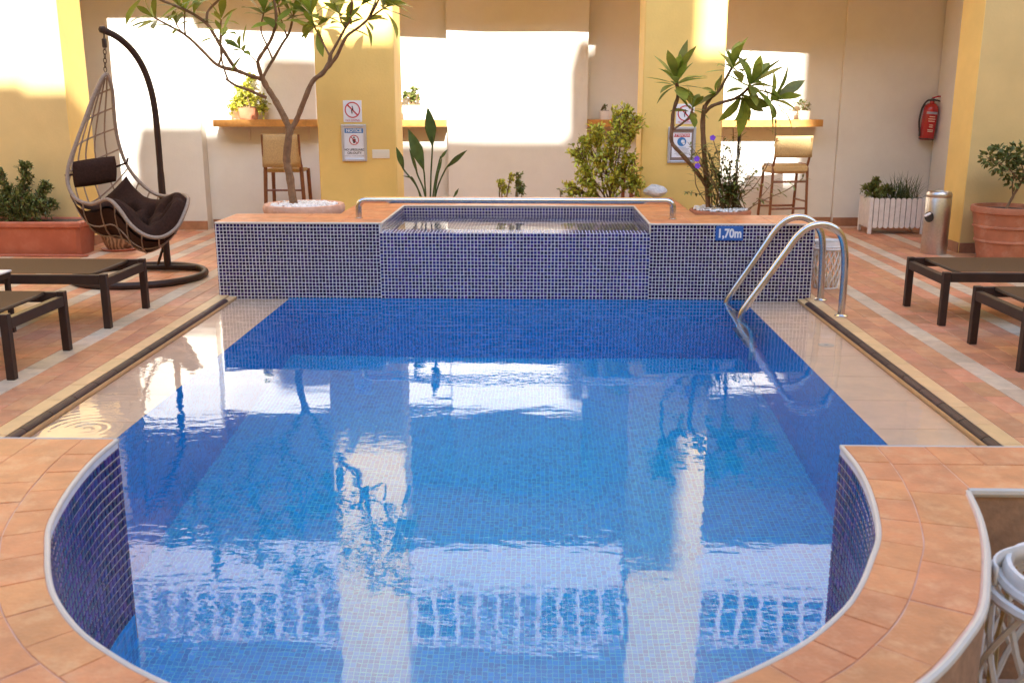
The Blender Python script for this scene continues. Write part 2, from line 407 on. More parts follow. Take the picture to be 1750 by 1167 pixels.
# brown half-round edge tiles along the water
edge_me = MB()
n = 8
prof = [(-0.028 * math.cos(math.pi * j / n), 0.020 * math.sin(math.pi * j / n)) for j in range(n + 1)]
vs = [V(px_, -0.123, pz) for px_, pz in prof] + [V(px_, 0.123, pz) for px_, pz in prof]
fs = [[j, j + 1, n + 2 + j, n + 1 + j] for j in range(n)] + [list(range(n + 1))[::-1], list(range(n + 1, 2 * n + 2))]
edge_mesh = edge_me.add(vs, fs).mesh('edge_tile', 'brown_tile')
for side in (-1, 1):
    base = MB().box((XC + side * 2.2 - 0.029, 2.7, -0.09), (XC + side * 2.2 + 0.029, 7.456, 0.010))
    kerb = struct('pool_kerb', base, 'cream_tile')
    y = 2.85
    while y < 7.36:
        link('edge_tile', edge_mesh, kerb, (XC + side * 2.2, y, 0.011)); y += 0.2515

# ================================================================== SETTING: pool shell
shell = MB()
DEP = -1.7; W1 = 1.765; WC = 1.036; YC = 2.655; YB = 7.456
INNER = [(1.036, 2.655), (1.030, 2.48), (0.999, 2.28), (0.948, 2.08), (0.894, 1.958), (0.828, 1.828), (0.765, 1.73), (0.67, 1.62), (0.575, 1.54), (0.47, 1.468), (0.32, 1.39), (0.16, 1.345), (0.0, 1.33)]
OUTER = [(1.262, 2.331), (1.225, 2.18), (1.172, 2.022), (1.124, 1.909), (1.042, 1.737), (0.95, 1.612), (0.86, 1.51), (0.74, 1.405), (0.58, 1.29), (0.40, 1.195), (0.2, 1.14), (0.0, 1.12)]
def full(pts):
    c = catmull([V(x, y, 0) for x, y in pts], 5)
    right = [(XC + p.x, p.y) for p in c]; left = [(XC - p.x, p.y) for p in c]
    return right + left[::-1][1:]          # right corner -> near end -> left corner
inner = full(INNER); outer = full(OUTER)
def arclen(path):
    s = [0.0]
    for a, b in zip(path, path[1:]): s.append(s[-1] + math.hypot(b[0] - a[0], b[1] - a[1]))
    return s
# floor (outline: wide tank + rounded near end)
outline = [(XC + W1, YB), (XC + W1, YC), ] + inner + [(XC - W1, YC), (XC - W1, YB)]
pf = MB()
# floor as quads strips so that UVs stay in metres
def fquad(mb, x0, x1, y0, y1, z): mb.quad(V(x0, y0, z), V(x1, y0, z), V(x1, y1, z), V(x0, y1, z), [(x0, y0), (x1, y0), (x1, y1), (x0, y1)])
fquad(pf, XC - W1, XC + W1, 1.0, YB, DEP)
floor_o = struct('pool_floor', pf, 'pool_floor')
pw = MB()
def wquad(mb, a, b, z0, z1, s0, s1): mb.quad(V(*a, z0), V(*b, z0), V(*b, z1), V(*a, z1), [(s0, z0), (s1, z0), (s1, z1), (s0, z1)])
wquad(pw, (XC - W1, YB), (XC + W1, YB), DEP, 0.0, 0, 2 * W1)
for sg in (-1, 1):
    wquad(pw, (XC + sg * W1, YC), (XC + sg * W1, YB), DEP, -0.055, 0, YB - YC)
    wquad(pw, (XC + sg * WC, YC), (XC + sg * W1, YC), DEP, -0.055, 0, W1 - WC)
sl = arclen(inner)
for i in range(len(inner) - 1): wquad(pw, inner[i], inner[i + 1], DEP, 0.0, sl[i], sl[i + 1])
struct('pool_wall', pw, 'pool_wall')
# shallow cream ledges, tile by tile
for sg in (-1, 1):
    a, b = XC + sg * W1, XC + sg * 2.17
    x0, x1 = min(a, b), max(a, b)
    lg = MB(); sheet(lg, x0, x1, YC, YB, -0.062); lo = struct('pool_ledge', lg, 'cream_tile')
    me = None; y = YC + 0.02
    for k in range(11):
        y1 = min(y + 0.45, YB)
        if y1 - y < 0.1: break
        MB().box((x0 + 0.0015, y + 0.0015, -0.09), (x1 - 0.0015, y1 - 0.0015, -0.055), 0.001).build('ledge_tile', 'ledge_tile', lo); y = y1
    # bright mortar line where the ledge meets the kerb
# water: one sheet across tank, ledges and near end
wm = bpy.data.materials.new('pool_water'); wm.use_nodes = True; n_ = wm.node_tree.nodes; l_ = wm.node_tree.links
pb = n_['Principled BSDF']; pb.inputs['Base Color'].default_value = (1, 1, 1, 1); pb.inputs['Roughness'].default_value = 0.0
pb.inputs['IOR'].default_value = 1.333; pb.inputs['Transmission Weight'].default_value = 1.0
geo = n_.new('ShaderNodeNewGeometry')
def nnoise(sx, sy, scale, det=2):
    mp = n_.new('ShaderNodeMapping'); mp.inputs['Scale'].default_value = (sx, sy, 1); l_.new(geo.outputs['Position'], mp.inputs['Vector'])
    t = n_.new('ShaderNodeTexNoise'); t.inputs['Scale'].default_value = scale; t.inputs['Detail'].default_value = det; l_.new(mp.outputs[0], t.inputs['Vector']); return t.outputs['Fac']
def nmath(op, a, b=None):
    t = n_.new('ShaderNodeMath'); t.operation = op
    for i, q in enumerate((a, b)):
        if q is None: continue
        if isinstance(q, (int, float)): t.inputs[i].default_value = q
        else: l_.new(q, t.inputs[i])
    return t.outputs[0]
swell = nmath('MULTIPLY', nnoise(0.8, 1.4, 3.2, 1), 0.0014)
chop = nmath('MULTIPLY', nnoise(1.0, 1.7, 13.0, 2), 0.00065)
amt = n_.new('ShaderNodeMapRange'); amt.inputs['From Min'].default_value = 0.40; amt.inputs['From Max'].default_value = 0.65; amt.inputs['To Min'].default_value = 0.25; amt.inputs['To Max'].default_value = 1.3
l_.new(nnoise(1, 1, 0.9, 1), amt.inputs['Value'])
h = nmath('ADD', swell, nmath('MULTIPLY', chop, amt.outputs[0]))
jet = onz(150, 733, 0.0)
sub = n_.new('ShaderNodeVectorMath'); sub.operation = 'DISTANCE'; sub.inputs[1].default_value = (jet.x, jet.y, 0); l_.new(geo.outputs['Position'], sub.inputs[0])
ring = nmath('SINE', nmath('MULTIPLY', sub.outputs['Value'], 130.0))
fall = nmath('POWER', 2.718, nmath('MULTIPLY', sub.outputs['Value'], -6.5))
h = nmath('ADD', h, nmath('MULTIPLY', nmath('MULTIPLY', ring, fall), 0.0005))
bp = n_.new('ShaderNodeBump'); bp.inputs['Strength'].default_value = 1.0; bp.inputs['Distance'].default_value = 1.0
l_.new(h, bp.inputs['Height']); l_.new(bp.outputs[0], pb.inputs['Normal'])
M['pool_water'] = wm
wt = MB(); wpoly = [(XC + 2.172, 2.66), (XC + 2.172, YB - .001), (XC - 2.172, YB - .001), (XC - 2.172, 2.66)] + inner[::-1]
wt.add([V(x, y, 0.0) for x, y in wpoly], [list(range(len(wpoly)))])
struct('pool_water', wt, 'pool_water')

# ================================================================== raised near surround (0.55 m above the water)
PZ = 0.548
sur = thing('raised_pool_surround', 'raised terracotta-tiled surround curving round the near end of the pool', 'pool surround', (XC, 1.2, 0))
core = MB()
# wall core under the ring and the two straight arms
def ringstrip(mb, pa, pb_, z):
    for i in range(len(pa) - 1):
        mb.quad(V(*pa[i], z), V(*pa[i + 1], z), V(*pb_[i + 1], z), V(*pb_[i], z))
def resample(path, m):
    s = arclen(path); out = []; k = 0
    for i in range(m):
        t = s[-1] * i / (m - 1)
        while k < len(s) - 2 and s[k + 1] < t: k += 1
        u = (t - s[k]) / max(s[k + 1] - s[k], 1e-9)
        out.append((path[k][0] + (path[k + 1][0] - path[k][0]) * u, path[k][1] + (path[k + 1][1] - path[k][1]) * u))
    return out
NR = 121
inr = resample(inner, NR); our = resample([(XC + 1.262, 2.331)] + outer[1:-1] + [(XC - 1.262, 2.331)], NR)
def offset(path, d):
    out = []
    for i in range(len(path)):
        a = path[max(i - 1, 0)]; b = path[min(i + 1, len(path) - 1)]
        tx, ty = b[0] - a[0], b[1] - a[1]; L = math.hypot(tx, ty) or 1
        out.append((path[i][0] + ty / L * -d, path[i][1] + tx / L * d))
    return out
ZT = PZ - 0.014
gbed = MB(); ringstrip(gbed, inr, our, PZ - 0.0018)
for sg in (-1, 1): sheet(gbed, *sorted((XC + sg * 1.036, XC + sg * 6.0)), 2.336, 2.667, PZ - 0.0022)
gbed.build('grout_bed', 'coping_grout', sur)
for i in range(NR - 1):
    core.quad(V(*our[i], -0.2), V(*our[i + 1], -0.2), V(*our[i + 1], ZT), V(*our[i], ZT))
core_o = core.build('outer_wall', 'render_brown', sur)
arm = MB()
for sg in (-1, 1):
    xa, xb = XC + sg * 1.036, XC + sg * 6.0
    arm.box((min(xa, xb) + (0.004 if sg > 0 else 0), 2.335, -0.2), (max(xa, xb) - (0.004 if sg < 0 else 0), 2.668, ZT))
arm.build('straight_wall', 'render_brown', sur)
back = MB()
for i in range(NR - 1): back.quad(V(*inr[i], -0.02), V(*inr[i + 1], -0.02), V(*inr[i + 1], PZ - 0.01), V(*inr[i], PZ - 0.01))
back.build('inner_wall', 'light_grout', sur)
# coping tiles: an inner soldier ring, an outer ring, straight rows on the arms
def tile_poly(poly, parent=sur, z0=PZ - 0.014, z1=PZ, mt='coping_tile', g=0.0016):
    cx = sum(p[0] for p in poly) / len(poly); cyy = sum(p[1] for p in poly) / len(poly)
    pl = []
    for x, y in poly:
        d = math.hypot(x - cx, y - cyy); k = max(0.0, 1 - g / d); pl.append((cx + (x - cx) * k, cyy + (y - cyy) * k))
    zz = z1 + rnd.uniform(-0.0008, 0.0008)
    m = MB(); nn = len(pl); cxx = [(cx + (x - cx) * 0.985, cyy + (y - cyy) * 0.985) for x, y in pl]
    vs = [V(x, y, z0) for x, y in pl] + [V(x, y, zz - 0.0018) for x, y in pl] + [V(x, y, zz) for x, y in cxx]
    fs = [[2 * nn + i for i in range(nn)]]
    for k in range(2):
        for i in range(nn): fs.append([k * nn + i, k * nn + (i + 1) % nn, (k + 1) * nn + (i + 1) % nn, (k + 1) * nn + i])
    m.add(vs, fs); return m.build('coping_tile', mt, parent)
ra = offset(inr, -0.009) ; 
def lerp2(a, b, t): return (a[0] + (b[0] - a[0]) * t, a[1] + (b[1] - a[1]) * t)
# make sure offset goes outwards (away from the pool)
if (ra[60][1] > inr[60][1]): ra = offset(inr, 0.009)
sgn = 1 if offset(inr, 0.1)[60][1] < inr[60][1] else -1
rb = offset(inr, sgn * 0.098)
oc = offset(our, -sgn * 0.014)
step = 4
for i in range(0, NR - 1, step):
    j = min(i + step, NR - 1)
    tile_poly([ra[k] for k in range(i, j + 1)] + [rb[k] for k in range(j, i - 1, -1)])
i = 0
def hit(p, q, path):
    best = None
    for a, b in zip(path, path[1:]):
        dx, dy = q[0] - p[0], q[1] - p[1]; ex, ey = b[0] - a[0], b[1] - a[1]; den = dx * ey - dy * ex
        if abs(den) < 1e-9: continue
        t = ((a[0] - p[0]) * ey - (a[1] - p[1]) * ex) / den; u = ((a[0] - p[0]) * dy - (a[1] - p[1]) * dx) / den
        if t > 0 and -0.001 <= u <= 1.001 and (best is None or t < best): best = t
    return None if best is None else (p[0] + (q[0] - p[0]) * best, p[1] + (q[1] - p[1]) * best)
ob = [hit(inr[k], rb[k], oc) for k in range(NR)]
K0 = min(k for k in range(NR) if ob[k] is not None); K1 = NR - 1 - K0
step2 = 6
for i in range(K0, K1, step2):
    j = min(i + step2, K1)
    tile_poly([rb[k] for k in range(i, j + 1)] + [ob[k] for k in range(j, i - 1, -1)])
for sg in (-1, 1):
    # wedge between the ring start and the arm, then the arm's two rows
    y_mid = 2.515
    def ppoly(pts): tile_poly([(XC + sg * x, y) for x, y in (pts if sg > 0 else pts)])
    ppoly([(1.136, 2.655), (1.27, 2.655), (1.27, y_mid), (1.132, y_mid)])
    kk = range(K0, -1, -1)
    edge = [(abs(rb[k][0] - XC), rb[k][1]) for k in kk if rb[k][1] < y_mid - 0.004]
    ppoly([(1.132, y_mid), (1.27, y_mid), (1.27, 2.352), (abs(ob[K0][0] - XC), ob[K0][1])] + edge)
    for r_, (ya, yb) in enumerate(((2.345, y_mid), (y_mid, 2.655))):
        x = 1.27 + (0.11 if r_ else 0.0)
        if r_: ppoly([(1.27, ya), (x, ya), (x, yb), (1.27, yb)])
        while x < 3.4:
            ppoly([(x, ya), (x + 0.27, ya), (x + 0.27, yb), (x, yb)]); x += 0.27
# white quarter-round trims
def trim(path, r, z, parent, name='edge_trim', mt='white_trim', n=8):
    return MB().tube([V(*p, z) for p in path], r, n).build(name, mt, parent, smooth=True)
trim(offset(inr, sgn * 0.004), 0.0068, PZ - 0.005, sur)
trim(offset(our, -sgn * 0.004), 0.0085, PZ - 0.006, sur)
for sg in (-1, 1):
    trim([(XC + sg * 1.262, 2.339), (XC + sg * 3.5, 2.339)], 0.012, PZ - 0.008, sur)
    trim([(XC + sg * 1.036, 2.660), (XC + sg * 3.5, 2.660)], 0.007, PZ - 0.006, sur)
# mosaic on the inner wall: the 290 that show largest are single tiles, the rest one mass
PT = 0.0268
mcells = []
il = arclen(inner); total = il[-1]; ncol = int(total / PT); inr2 = resample(inner, ncol + 1)
for i in range(ncol):
    a, b = Vector(inr2[i]), Vector(inr2[i + 1]); c = (a + b) / 2; t = (b - a).normalized(); nrm = Vector((-t.y, t.x))
    if nrm.dot(Vector((XC, 2.4)) - c) < 0: nrm = -nrm
    for k in range(20):
        z = -0.012 + PT * (k + 0.5); p = V(c.x, c.y, z); d = CAM - p
        mcells.append((nrm.dot(Vector((d.x, d.y))) / d.length ** 3 * (1 if c.y > 1.45 else 0.1), p, t, nrm))
mcells.sort(key=lambda q: -q[0])
hh = PT / 2 - 0.0021
def mtile(mb, p, t, nrm, h_=None, th=0.0035):
    h_ = h_ or hh; T = V(t.x, t.y, 0); N = V(nrm.x, nrm.y, 0); U = V(0, 0, 1)
    mtx = Matrix((( T.x, N.x, U.x, p.x), (T.y, N.y, U.y, p.y), (T.z, N.z, U.z, p.z), (0, 0, 0, 1)))
    mb.box((-h_, -0.001, -h_), (h_, th, h_), 0.0012, mtx)
one = MB().box((-hh, -0.001, -hh), (hh, 0.0035, hh), 0.0012).mesh('mosaic_tile', 'violet_glass')
mrest = MB()
for i, (s_, p, t, nrm) in enumerate(mcells):
    if i < 290:
        o = link('mosaic_tile', one, sur, p - ORG[sur.name]); o.rotation_euler = (rnd.uniform(-.02, .02), rnd.uniform(-.01, .01), math.atan2(t.y, t.x) + (math.pi if V(-t.y, t.x, 0).dot(V(nrm.x, nrm.y, 0)) < 0 else 0))
    else: mtile(mrest, p, t, nrm)
mrest.build('mosaic_tiles', 'violet_glass', sur, kind='stuff')

# ================================================================== raised basin at the far end
BZ = 0.588
bas = thing('raised_spa_basin', 'raised spa basin with dark indigo mosaic front and terracotta coping', 'spa basin', (XC, 7.45, 0))
BX0, BX1 = -2.478, 2.09
LX = 1.025; LIP = 0.512
bw = MB()
FY = 7.456
bw.box((BX0, FY + 0.004, -0.09), (XC - LX, 8.03, BZ - 0.016))           # wings
bw.box((XC + LX, FY + 0.004, -0.09), (BX1, 8.03, BZ - 0.016))
bw.box((XC - LX, FY + 0.004, -0.09), (XC + LX, 7.66, LIP - 0.004))        # spill lip
bw.box((XC - 1.45, 8.032, -0.02), (XC - LX, 9.5, BZ - 0.016)); bw.box((XC + LX, 8.032, -0.02), (XC + 1.45, 9.5, BZ - 0.016))
bw.box((XC - LX, 8.752, -0.02), (XC + LX, 9.5, BZ - 0.016))
bw.box((XC - LX + .002, 7.662, 0.0), (XC + LX - .002, 8.75, 0.22))
bw.build('wall', 'light_grout', bas)
gb2 = MB()
for q_ in ((BX0, XC - LX, FY + .008, 8.03), (XC + LX, BX1, FY + .008, 8.03), (XC - 1.45, XC - LX, 8.03, 9.5), (XC + LX, XC + 1.45, 8.03, 9.5), (XC - LX, XC + LX, 8.755, 9.5)): sheet(gb2, *q_, BZ - 0.004)
gb2.build('grout_bed', 'coping_grout', bas)
bi = MB()
def bq(mb, a, b, z0, z1):
    L = (Vector(b) - Vector(a)).length; mb.quad(V(*a, z0), V(*b, z0), V(*b, z1), V(*a, z1), [(0, z0), (L, z0), (L, z1), (0, z1)])
bq(bi, (XC - LX + .003, 8.748), (XC + LX - .003, 8.748), 0.22, BZ - 0.016)
bq(bi, (XC - LX + .003, 7.665), (XC - LX + .003, 8.748), 0.22, BZ - 0.016); bq(bi, (XC + LX - .003, 7.665), (XC + LX - .003, 8.748), 0.22, BZ - 0.016)
fquad(bi, XC - LX, XC + LX, 7.663, 8.748, 0.224)
bq(bi, (XC - LX + .003, FY), (XC - LX + .003, 7.66), LIP, BZ - 0.016); bq(bi, (XC + LX - .003, FY), (XC + LX - .003, 7.66), LIP, BZ - 0.016)
bi.build('basin_lining', 'basin_mosaic', bas)
w2 = wm.copy(); w2.name = 'basin_water'; M['basin_water'] = w2
bwt = MB(); sheet(bwt, XC - LX + .004, XC + LX - .004, 7.655, 8.747, LIP - 0.003); bwt.build('water', 'basin_water', bas)
# front mosaic, each tile modelled; on the wings up to the coping, in the middle up to the lip
fm = MB(); fw = MB(); PT2 = 0.0268
ncl = int((BX1 - BX0) / PT2); px0 = BX0 + ((BX1 - BX0) - ncl * PT2) / 2
for i in range(ncl):
    x = px0 + (i + 0.5) * PT2; wing = abs(x - XC) > LX
    top = BZ - 0.012 if wing else LIP - 0.004
    k = 0
    while True:
        z = top - PT2 * (k + 0.5)
        if z < -0.03: break
        s1 = 1 if True else 0
        jx, jz = rnd.uniform(-.0009, .0009) + .0012 * math.sin(i / 12 * 6.283 + (k // 12)), rnd.uniform(-.0009, .0009)
        mtile(fm if wing else fw, V(x + jx, FY + 0.004, z + jz), Vector((1, 0)), Vector((0, -1)), PT2 / 2 - 0.0032); k += 1
# lip top
for i in range(ncl):
    x = px0 + (i + 0.5) * PT2
    if abs(x - XC) < LX - 0.01:
        for k in range(7):
            y = FY + 0.004 + PT2 * (k + 0.5); h_ = PT2 / 2 - 0.0028
            fw.box((x - h_, y - h_, LIP - 0.006), (x + h_, y + h_, LIP - 0.001), 0.0012)
# end faces
for xe, sg in ((BX0, -1), (BX1, 1)):
    for k in range(23):
        for j in range(21):
            y = FY + PT2 * (j + .5); z = BZ - 0.012 - PT2 * (k + .5)
            if z > 0.0: mtile(fm, V(xe, y, z), Vector((0, 1)), Vector((sg, 0)), PT2 / 2 - 0.0032)
fm.build('mosaic_front', 'indigo_glass', bas, kind='stuff'); fw.build('wet_mosaic', 'wet_indigo_glass', bas, kind='stuff')
# coping tiles
def row(x0, x1, y0, y1, along, L=0.30):
    if along == 'x':
        n = max(1, round((x1 - x0) / L)); s = (x1 - x0) / n
        for i in range(n): tile_poly([(x0 + i * s, y0), (x0 + (i + 1) * s, y0), (x0 + (i + 1) * s, y1), (x0 + i * s, y1)], bas, BZ - 0.015, BZ, g=0.003)
    else:
        n = max(1, round((y1 - y0) / L)); s = (y1 - y0) / n
        for i in range(n): tile_poly([(x0, y0 + i * s), (x1, y0 + i * s), (x1, y0 + (i + 1) * s), (x0, y0 + (i + 1) * s)], bas, BZ - 0.015, BZ, g=0.003)
for a, b in ((BX0 - .004, XC - LX), (XC + LX, BX1 + .004)):
    row(a, b, FY + 0.008, 7.745, 'x'); row(a, b, 7.745, 8.035, 'x')
for a, b in ((XC - 1.455, XC - LX - 0.0), (XC + LX, XC + 1.455)): row(a, b, 8.035, 8.745, 'y', 0.24)
row(XC - 1.455, XC + 1.455, 8.755, 9.13, 'x'); row(XC - 1.455, XC + 1.455, 9.13, 9.505, 'x')
for a, b in ((BX0, XC - LX), (XC + LX, BX1)):
    MB().tube([V(a, FY + 0.004, BZ - 0.008), V(b, FY + 0.004, BZ - 0.008)], 0.0085, 8).build('edge_trim', 'white_trim', bas, smooth=True)
for sg in (-1, 1):
    MB().tube([V(XC + sg * (LX - .002), FY + 0.004, BZ - 0.008), V(XC + sg * (LX - .002), 8.745, BZ - 0.008)], 0.008, 8).build('edge_trim', 'white_trim', bas, smooth=True)
    MB().tube([V(XC + sg * (LX - .001), FY + 0.003, BZ - 0.008), V(XC + sg * (LX - .001), FY + 0.003, LIP)], 0.007, 8).build('edge_trim', 'white_trim', bas, smooth=True)
MB().tube([V(XC - LX, 8.748, BZ - 0.008), V(XC + LX, 8.748, BZ - 0.008)], 0.008, 8).build('edge_trim', 'white_trim', bas, smooth=True)
# planting bed of white gravel behind the coping
bed = MB().box((XC - 1.17, 9.508, 0.0), (XC + 1.12, 9.79, 0.50)); bed_o = tag(bed.build('planting_bed', 'soil'), kind='structure')
gb = MB()
for i in range(900):
    x, y = rnd.uniform(XC - 1.15, XC + 1.1), rnd.uniform(9.52, 9.78); s = rnd.uniform(0.012, 0.022); z = 0.505 + rnd.uniform(-.004, .02)
    mt_ = Matrix.Translation((x, y, z)) @ Matrix.Rotation(rnd.uniform(0, 3), 4, 'Z') @ Matrix.Rotation(rnd.uniform(-.5, .5), 4, 'X')
    gb.box((-s, -s * .7, -s * .5), (s, s * .7, s * .5), s * .38, mt_)
gb.build('white_gravel', 'pebble', bed_o, kind='stuff')
# ================================================================== BUILDING at the far end
PY0, PY1 = 9.8, 10.3
def yw(x): return 11.765 + 0.058 * x
SOF = 3.253; FAS = 3.81; UP = 6.2
pillar_defs = [(-2.17, -1.40, 'yellow pillar left of the basin carrying the lifeguard notice', 'pillar'),
               (1.0, 1.78, 'yellow pillar right of the basin behind the small plumeria', 'pillar')]
def skirt(parent, a, b, z=0.10, th=0.012, L=0.33):
    """a row of skirting tiles from a to b (xy), proud of the wall"""
    a = Vector(a); b = Vector(b); t = (b - a); n = max(1, round(t.length / L)); 
    for i in range(n):
        p = a + t * ((i + .5) / n); hl = t.length / n / 2 - 0.0015
        mtx = Matrix.Translation((p.x, p.y, DECK)) @ Matrix.Rotation(math.atan2(t.y, t.x), 4, 'Z')
        MB().box((-hl, -th, -0.01), (hl, 0.001, z), 0.002, mtx).build('skirting_tile', 'skirting_tile', parent)
for x0, x1, lb, ct in pillar_defs:
    t = thing('pillar', lb, ct, ((x0 + x1) / 2, 10.05, DECK))
    MB().box((x0, PY0, -0.02), (x1, PY1, UP), 0.012).build('shaft', 'yellow_paint', t)
    skirt(t, (x0 + .012, PY0), (x1 - .012, PY0))
lw = thing('end_wall', 'yellow end wall at the left behind the trough planter', 'wall', (-7, 10.05, DECK))
MB().box((-12, PY0, -0.02), (-4.638, PY1, UP)).build('wall_face', 'tan_front', lw)
MB().box((-4.640, PY0 - .002, -0.02), (-4.632, PY1 + .002, UP), 0.002).build('reveal', 'yellow_paint', lw)
skirt(lw, (-7.6, PY0), (-4.635, PY0)); skirt(lw, (-4.635, PY0 + 0.012), (-4.635, PY1), L=0.5)
rw = thing('end_wall', 'yellow end wall at the right beside the steel bin', 'wall', (7, 10.05, DECK))
MB().box((4.178, PY0, -0.02), (12, PY1, UP)).build('wall_face', 'tan_front', rw)
MB().box((4.172, PY0 - .002, -0.02), (4.180, PY1 + .002, UP), 0.002).build('reveal', 'yellow_paint', rw)
skirt(rw, (4.175, PY0), (7.2, PY0)); skirt(rw, (4.175, PY1), (4.175, PY0), L=0.5)
# back wall of the arcade with its steps
bwall = thing('arcade_back_wall', 'cream plastered back wall of the shaded arcade with sunlit patches', 'wall', (0, 12, DECK))
m = MB()
def seg(x0, x1, f, y2=12.6):
    m.prism([(x0, f(x0)), (x1, f(x1)), (x1, y2), (x0, y2)], -0.02, SOF)
XL = -3.86
seg(-12, XL, lambda x: 11.38); 
m2 = m; m2.build('left_panel', 'cream_paint', bwall); m = MB()
seg(XL + 0.002, 3.53, yw); m.build('middle_panel', 'cream_paint', bwall); m = MB()
prx0, prx1 = ony(765, 200, 11.58).x, ony(1003, 200, 11.68).x
seg(prx0, prx1, lambda x: yw(x) - 0.13, 11.6); m.build('projecting_panel', 'cream_paint', bwall); m = MB()
seg(3.532, 12, lambda x: yw(x) - 0.05); m.build('right_panel', 'cream_paint', bwall)
skirt(bwall, (-6.5, 11.38), (XL, 11.38)); skirt(bwall, (XL + 0.014, yw(XL)), (prx0, yw(prx0))); skirt(bwall, (prx1, yw(prx1)), (3.53, yw(3.53)))
skirt(bwall, (prx0, yw(prx0) - .13), (prx1, yw(prx1) - .13)); skirt(bwall, (3.54, yw(3.54) - .05), (4.66, yw(4.66) - .05))
side = MB(); side.box((4.66, PY1 + .002, -0.02), (4.9, 11.97, SOF - .002)); 
sw = thing('return_wall', 'short cream return wall beside the fire extinguisher', 'wall', (4.8, 11, DECK)); side.build('wall_face', 'cream_paint', sw)
side = MB(); side.box((-8.2, PY1 + .002, -0.02), (-8.0, 11.37, SOF - .002)); sw2 = thing('return_wall', 'short cream return wall at the far left end of the arcade', 'wall', (-8.1, 11, DECK)); side.build('wall_face', 'cream_paint', sw2)
# slab, fascia and upper storey
slab = thing('upper_floor_slab', 'pale slab over the arcade with lattice balcony above', 'slab', (0, 10.5, SOF))
MB().box((-12, 10.03, SOF), (12, 12.6, SOF + 0.02)).build('soffit', 'soffit_paint', slab)
for a, b in ((-4.633, -2.172), (-1.398, 0.998), (1.782, 4.173)):
    MB().box((a, 10.0, SOF - .001), (b, 10.2, FAS), 0.01).build('fascia', 'fascia_paint', slab)
MB().box((-12, 10.21, SOF + .022), (12, 12.6, FAS - .01)).build('slab_body', 'fascia_paint', slab)
upw = thing('upper_storey_wall', 'cream recessed wall of the upper storey over the arcade', 'wall', (0, 12, FAS))
MB().box((-12, 12.3, FAS - .008), (12, 12.6, 6.6)).build('wall_face', 'hotel_paint', upw)
MB().box((-12, 10.05, UP - .3), (12, 12.3, UP + .3)).build('roof_slab', 'soffit_paint', upw)
for k in range(7):
    MB().box((-7.2 + 2.4 * k, 12.27, FAS + 0.05), (-5.9 + 2.4 * k, 12.29, FAS + 2.2)).build('window_pane', 'window_glass', upw)
BT = 4.55
for bi_, (a, b, lb) in enumerate(((-4.633, -2.172, 'pink lattice balcony railing over the left bay'), (-1.398, 0.998, 'pink lattice balcony railing over the middle bay'), (1.782, 4.173, 'pink lattice balcony railing over the right bay'))):
    t = thing('balcony_railing', lb, 'railing', ((a + b) / 2, 10.06, FAS), 'balcony railings')
    n = 10; s = (b - a) / n
    me = MB().box((-0.03, -0.04, 0), (0.03, 0.04, BT - FAS - .06), 0.006).mesh('baluster', 'pink_stone')
    for i in range(n + 1):
        x = a + .035 + (b - a - .07) * i / n
        link('baluster', me, t, V(x, 10.06, FAS + .002) - ORG[t.name])
    for z in (0.05, 0.24, 0.43, 0.60):
        MB().box((a, 10.035, FAS + z), (b, 10.085, FAS + z + .045), 0.005).build('cross_bar', 'pink_stone', t)
    MB().box((a, 10.0, BT - .06), (b, 10.12, BT), 0.01).build('top_rail', 'pink_stone', t)
# unseen hotel wing behind the viewer: roof steps shaped to cast the sun-patch edges
OY = -7.0
def sh(px, py, y):
    p = ony(px, py, y); t = p.y - OY; s = -1 / SUN_DIR.y
    return p.x - SUN_DIR.x / SUN_DIR.y * t, p.z - SUN_DIR.z / SUN_DIR.y * t
ht = thing('hotel_wing', 'unseen hotel wing behind the viewer, roof steps shaped to shade the arcade', 'building', (0, -9, 0))
base_top = 12.35
MB().box((-14, -13, -0.02), (14, OY, base_top)).build('wall', 'hotel_paint', ht)
def block(x0, x1, z1, name='parapet'): MB().box((x0, OY - 0.6, base_top), (x1, OY - .002, z1)).build(name, 'hotel_paint', ht)
bl = []
a = sh(243, 285, 11.38); b = sh(345, 210, 11.38); c = sh(455, 226, yw(-3.1)); d = sh(540, 95, yw(-2.5))
p1a, p1b = sh(537, 66, 9.8), sh(672, 66, 9.8)
q0, q1 = sh(672, 240, yw(-1.6)), sh(976, 252, yw(.4)); q2 = sh(1003, 110, yw(.55))
r0, r1 = sh(1195, 90, 9.8), sh(1240, 90, 9.8); r2 = sh(1358, 293, yw(2.9))
block(a[0], b[0], b[1]); block(b[0], c[0], c[1]); block(c[0], d[0] + .06, d[1], 'shade_block')
block(d[0] + .06, q0[0], p1a[1]); block(q0[0], q1[0], (q0[1] + q1[1]) / 2); block(q1[0], r0[0], 14.1, 'shade_block')
block(q2[0] + .1, r0[0], 14.25, 'shade_block_top')
block(r0[0], r2[0] + .1, r1[1]); block(r2[0] + .1, 14, 14.6, 'shade_block_end')
la = sh(60, 140, 9.8)
block(-14, a[0] - .75, la[1])
for z in (1.2, 4.4, 7.6, 10.2):
    for k in range(9): MB().box((-10.6 + 2.6 * k, OY - .01, z), (-9.4 + 2.6 * k, OY + .02, z + 1.5)).build('window', 'window_glass', ht)

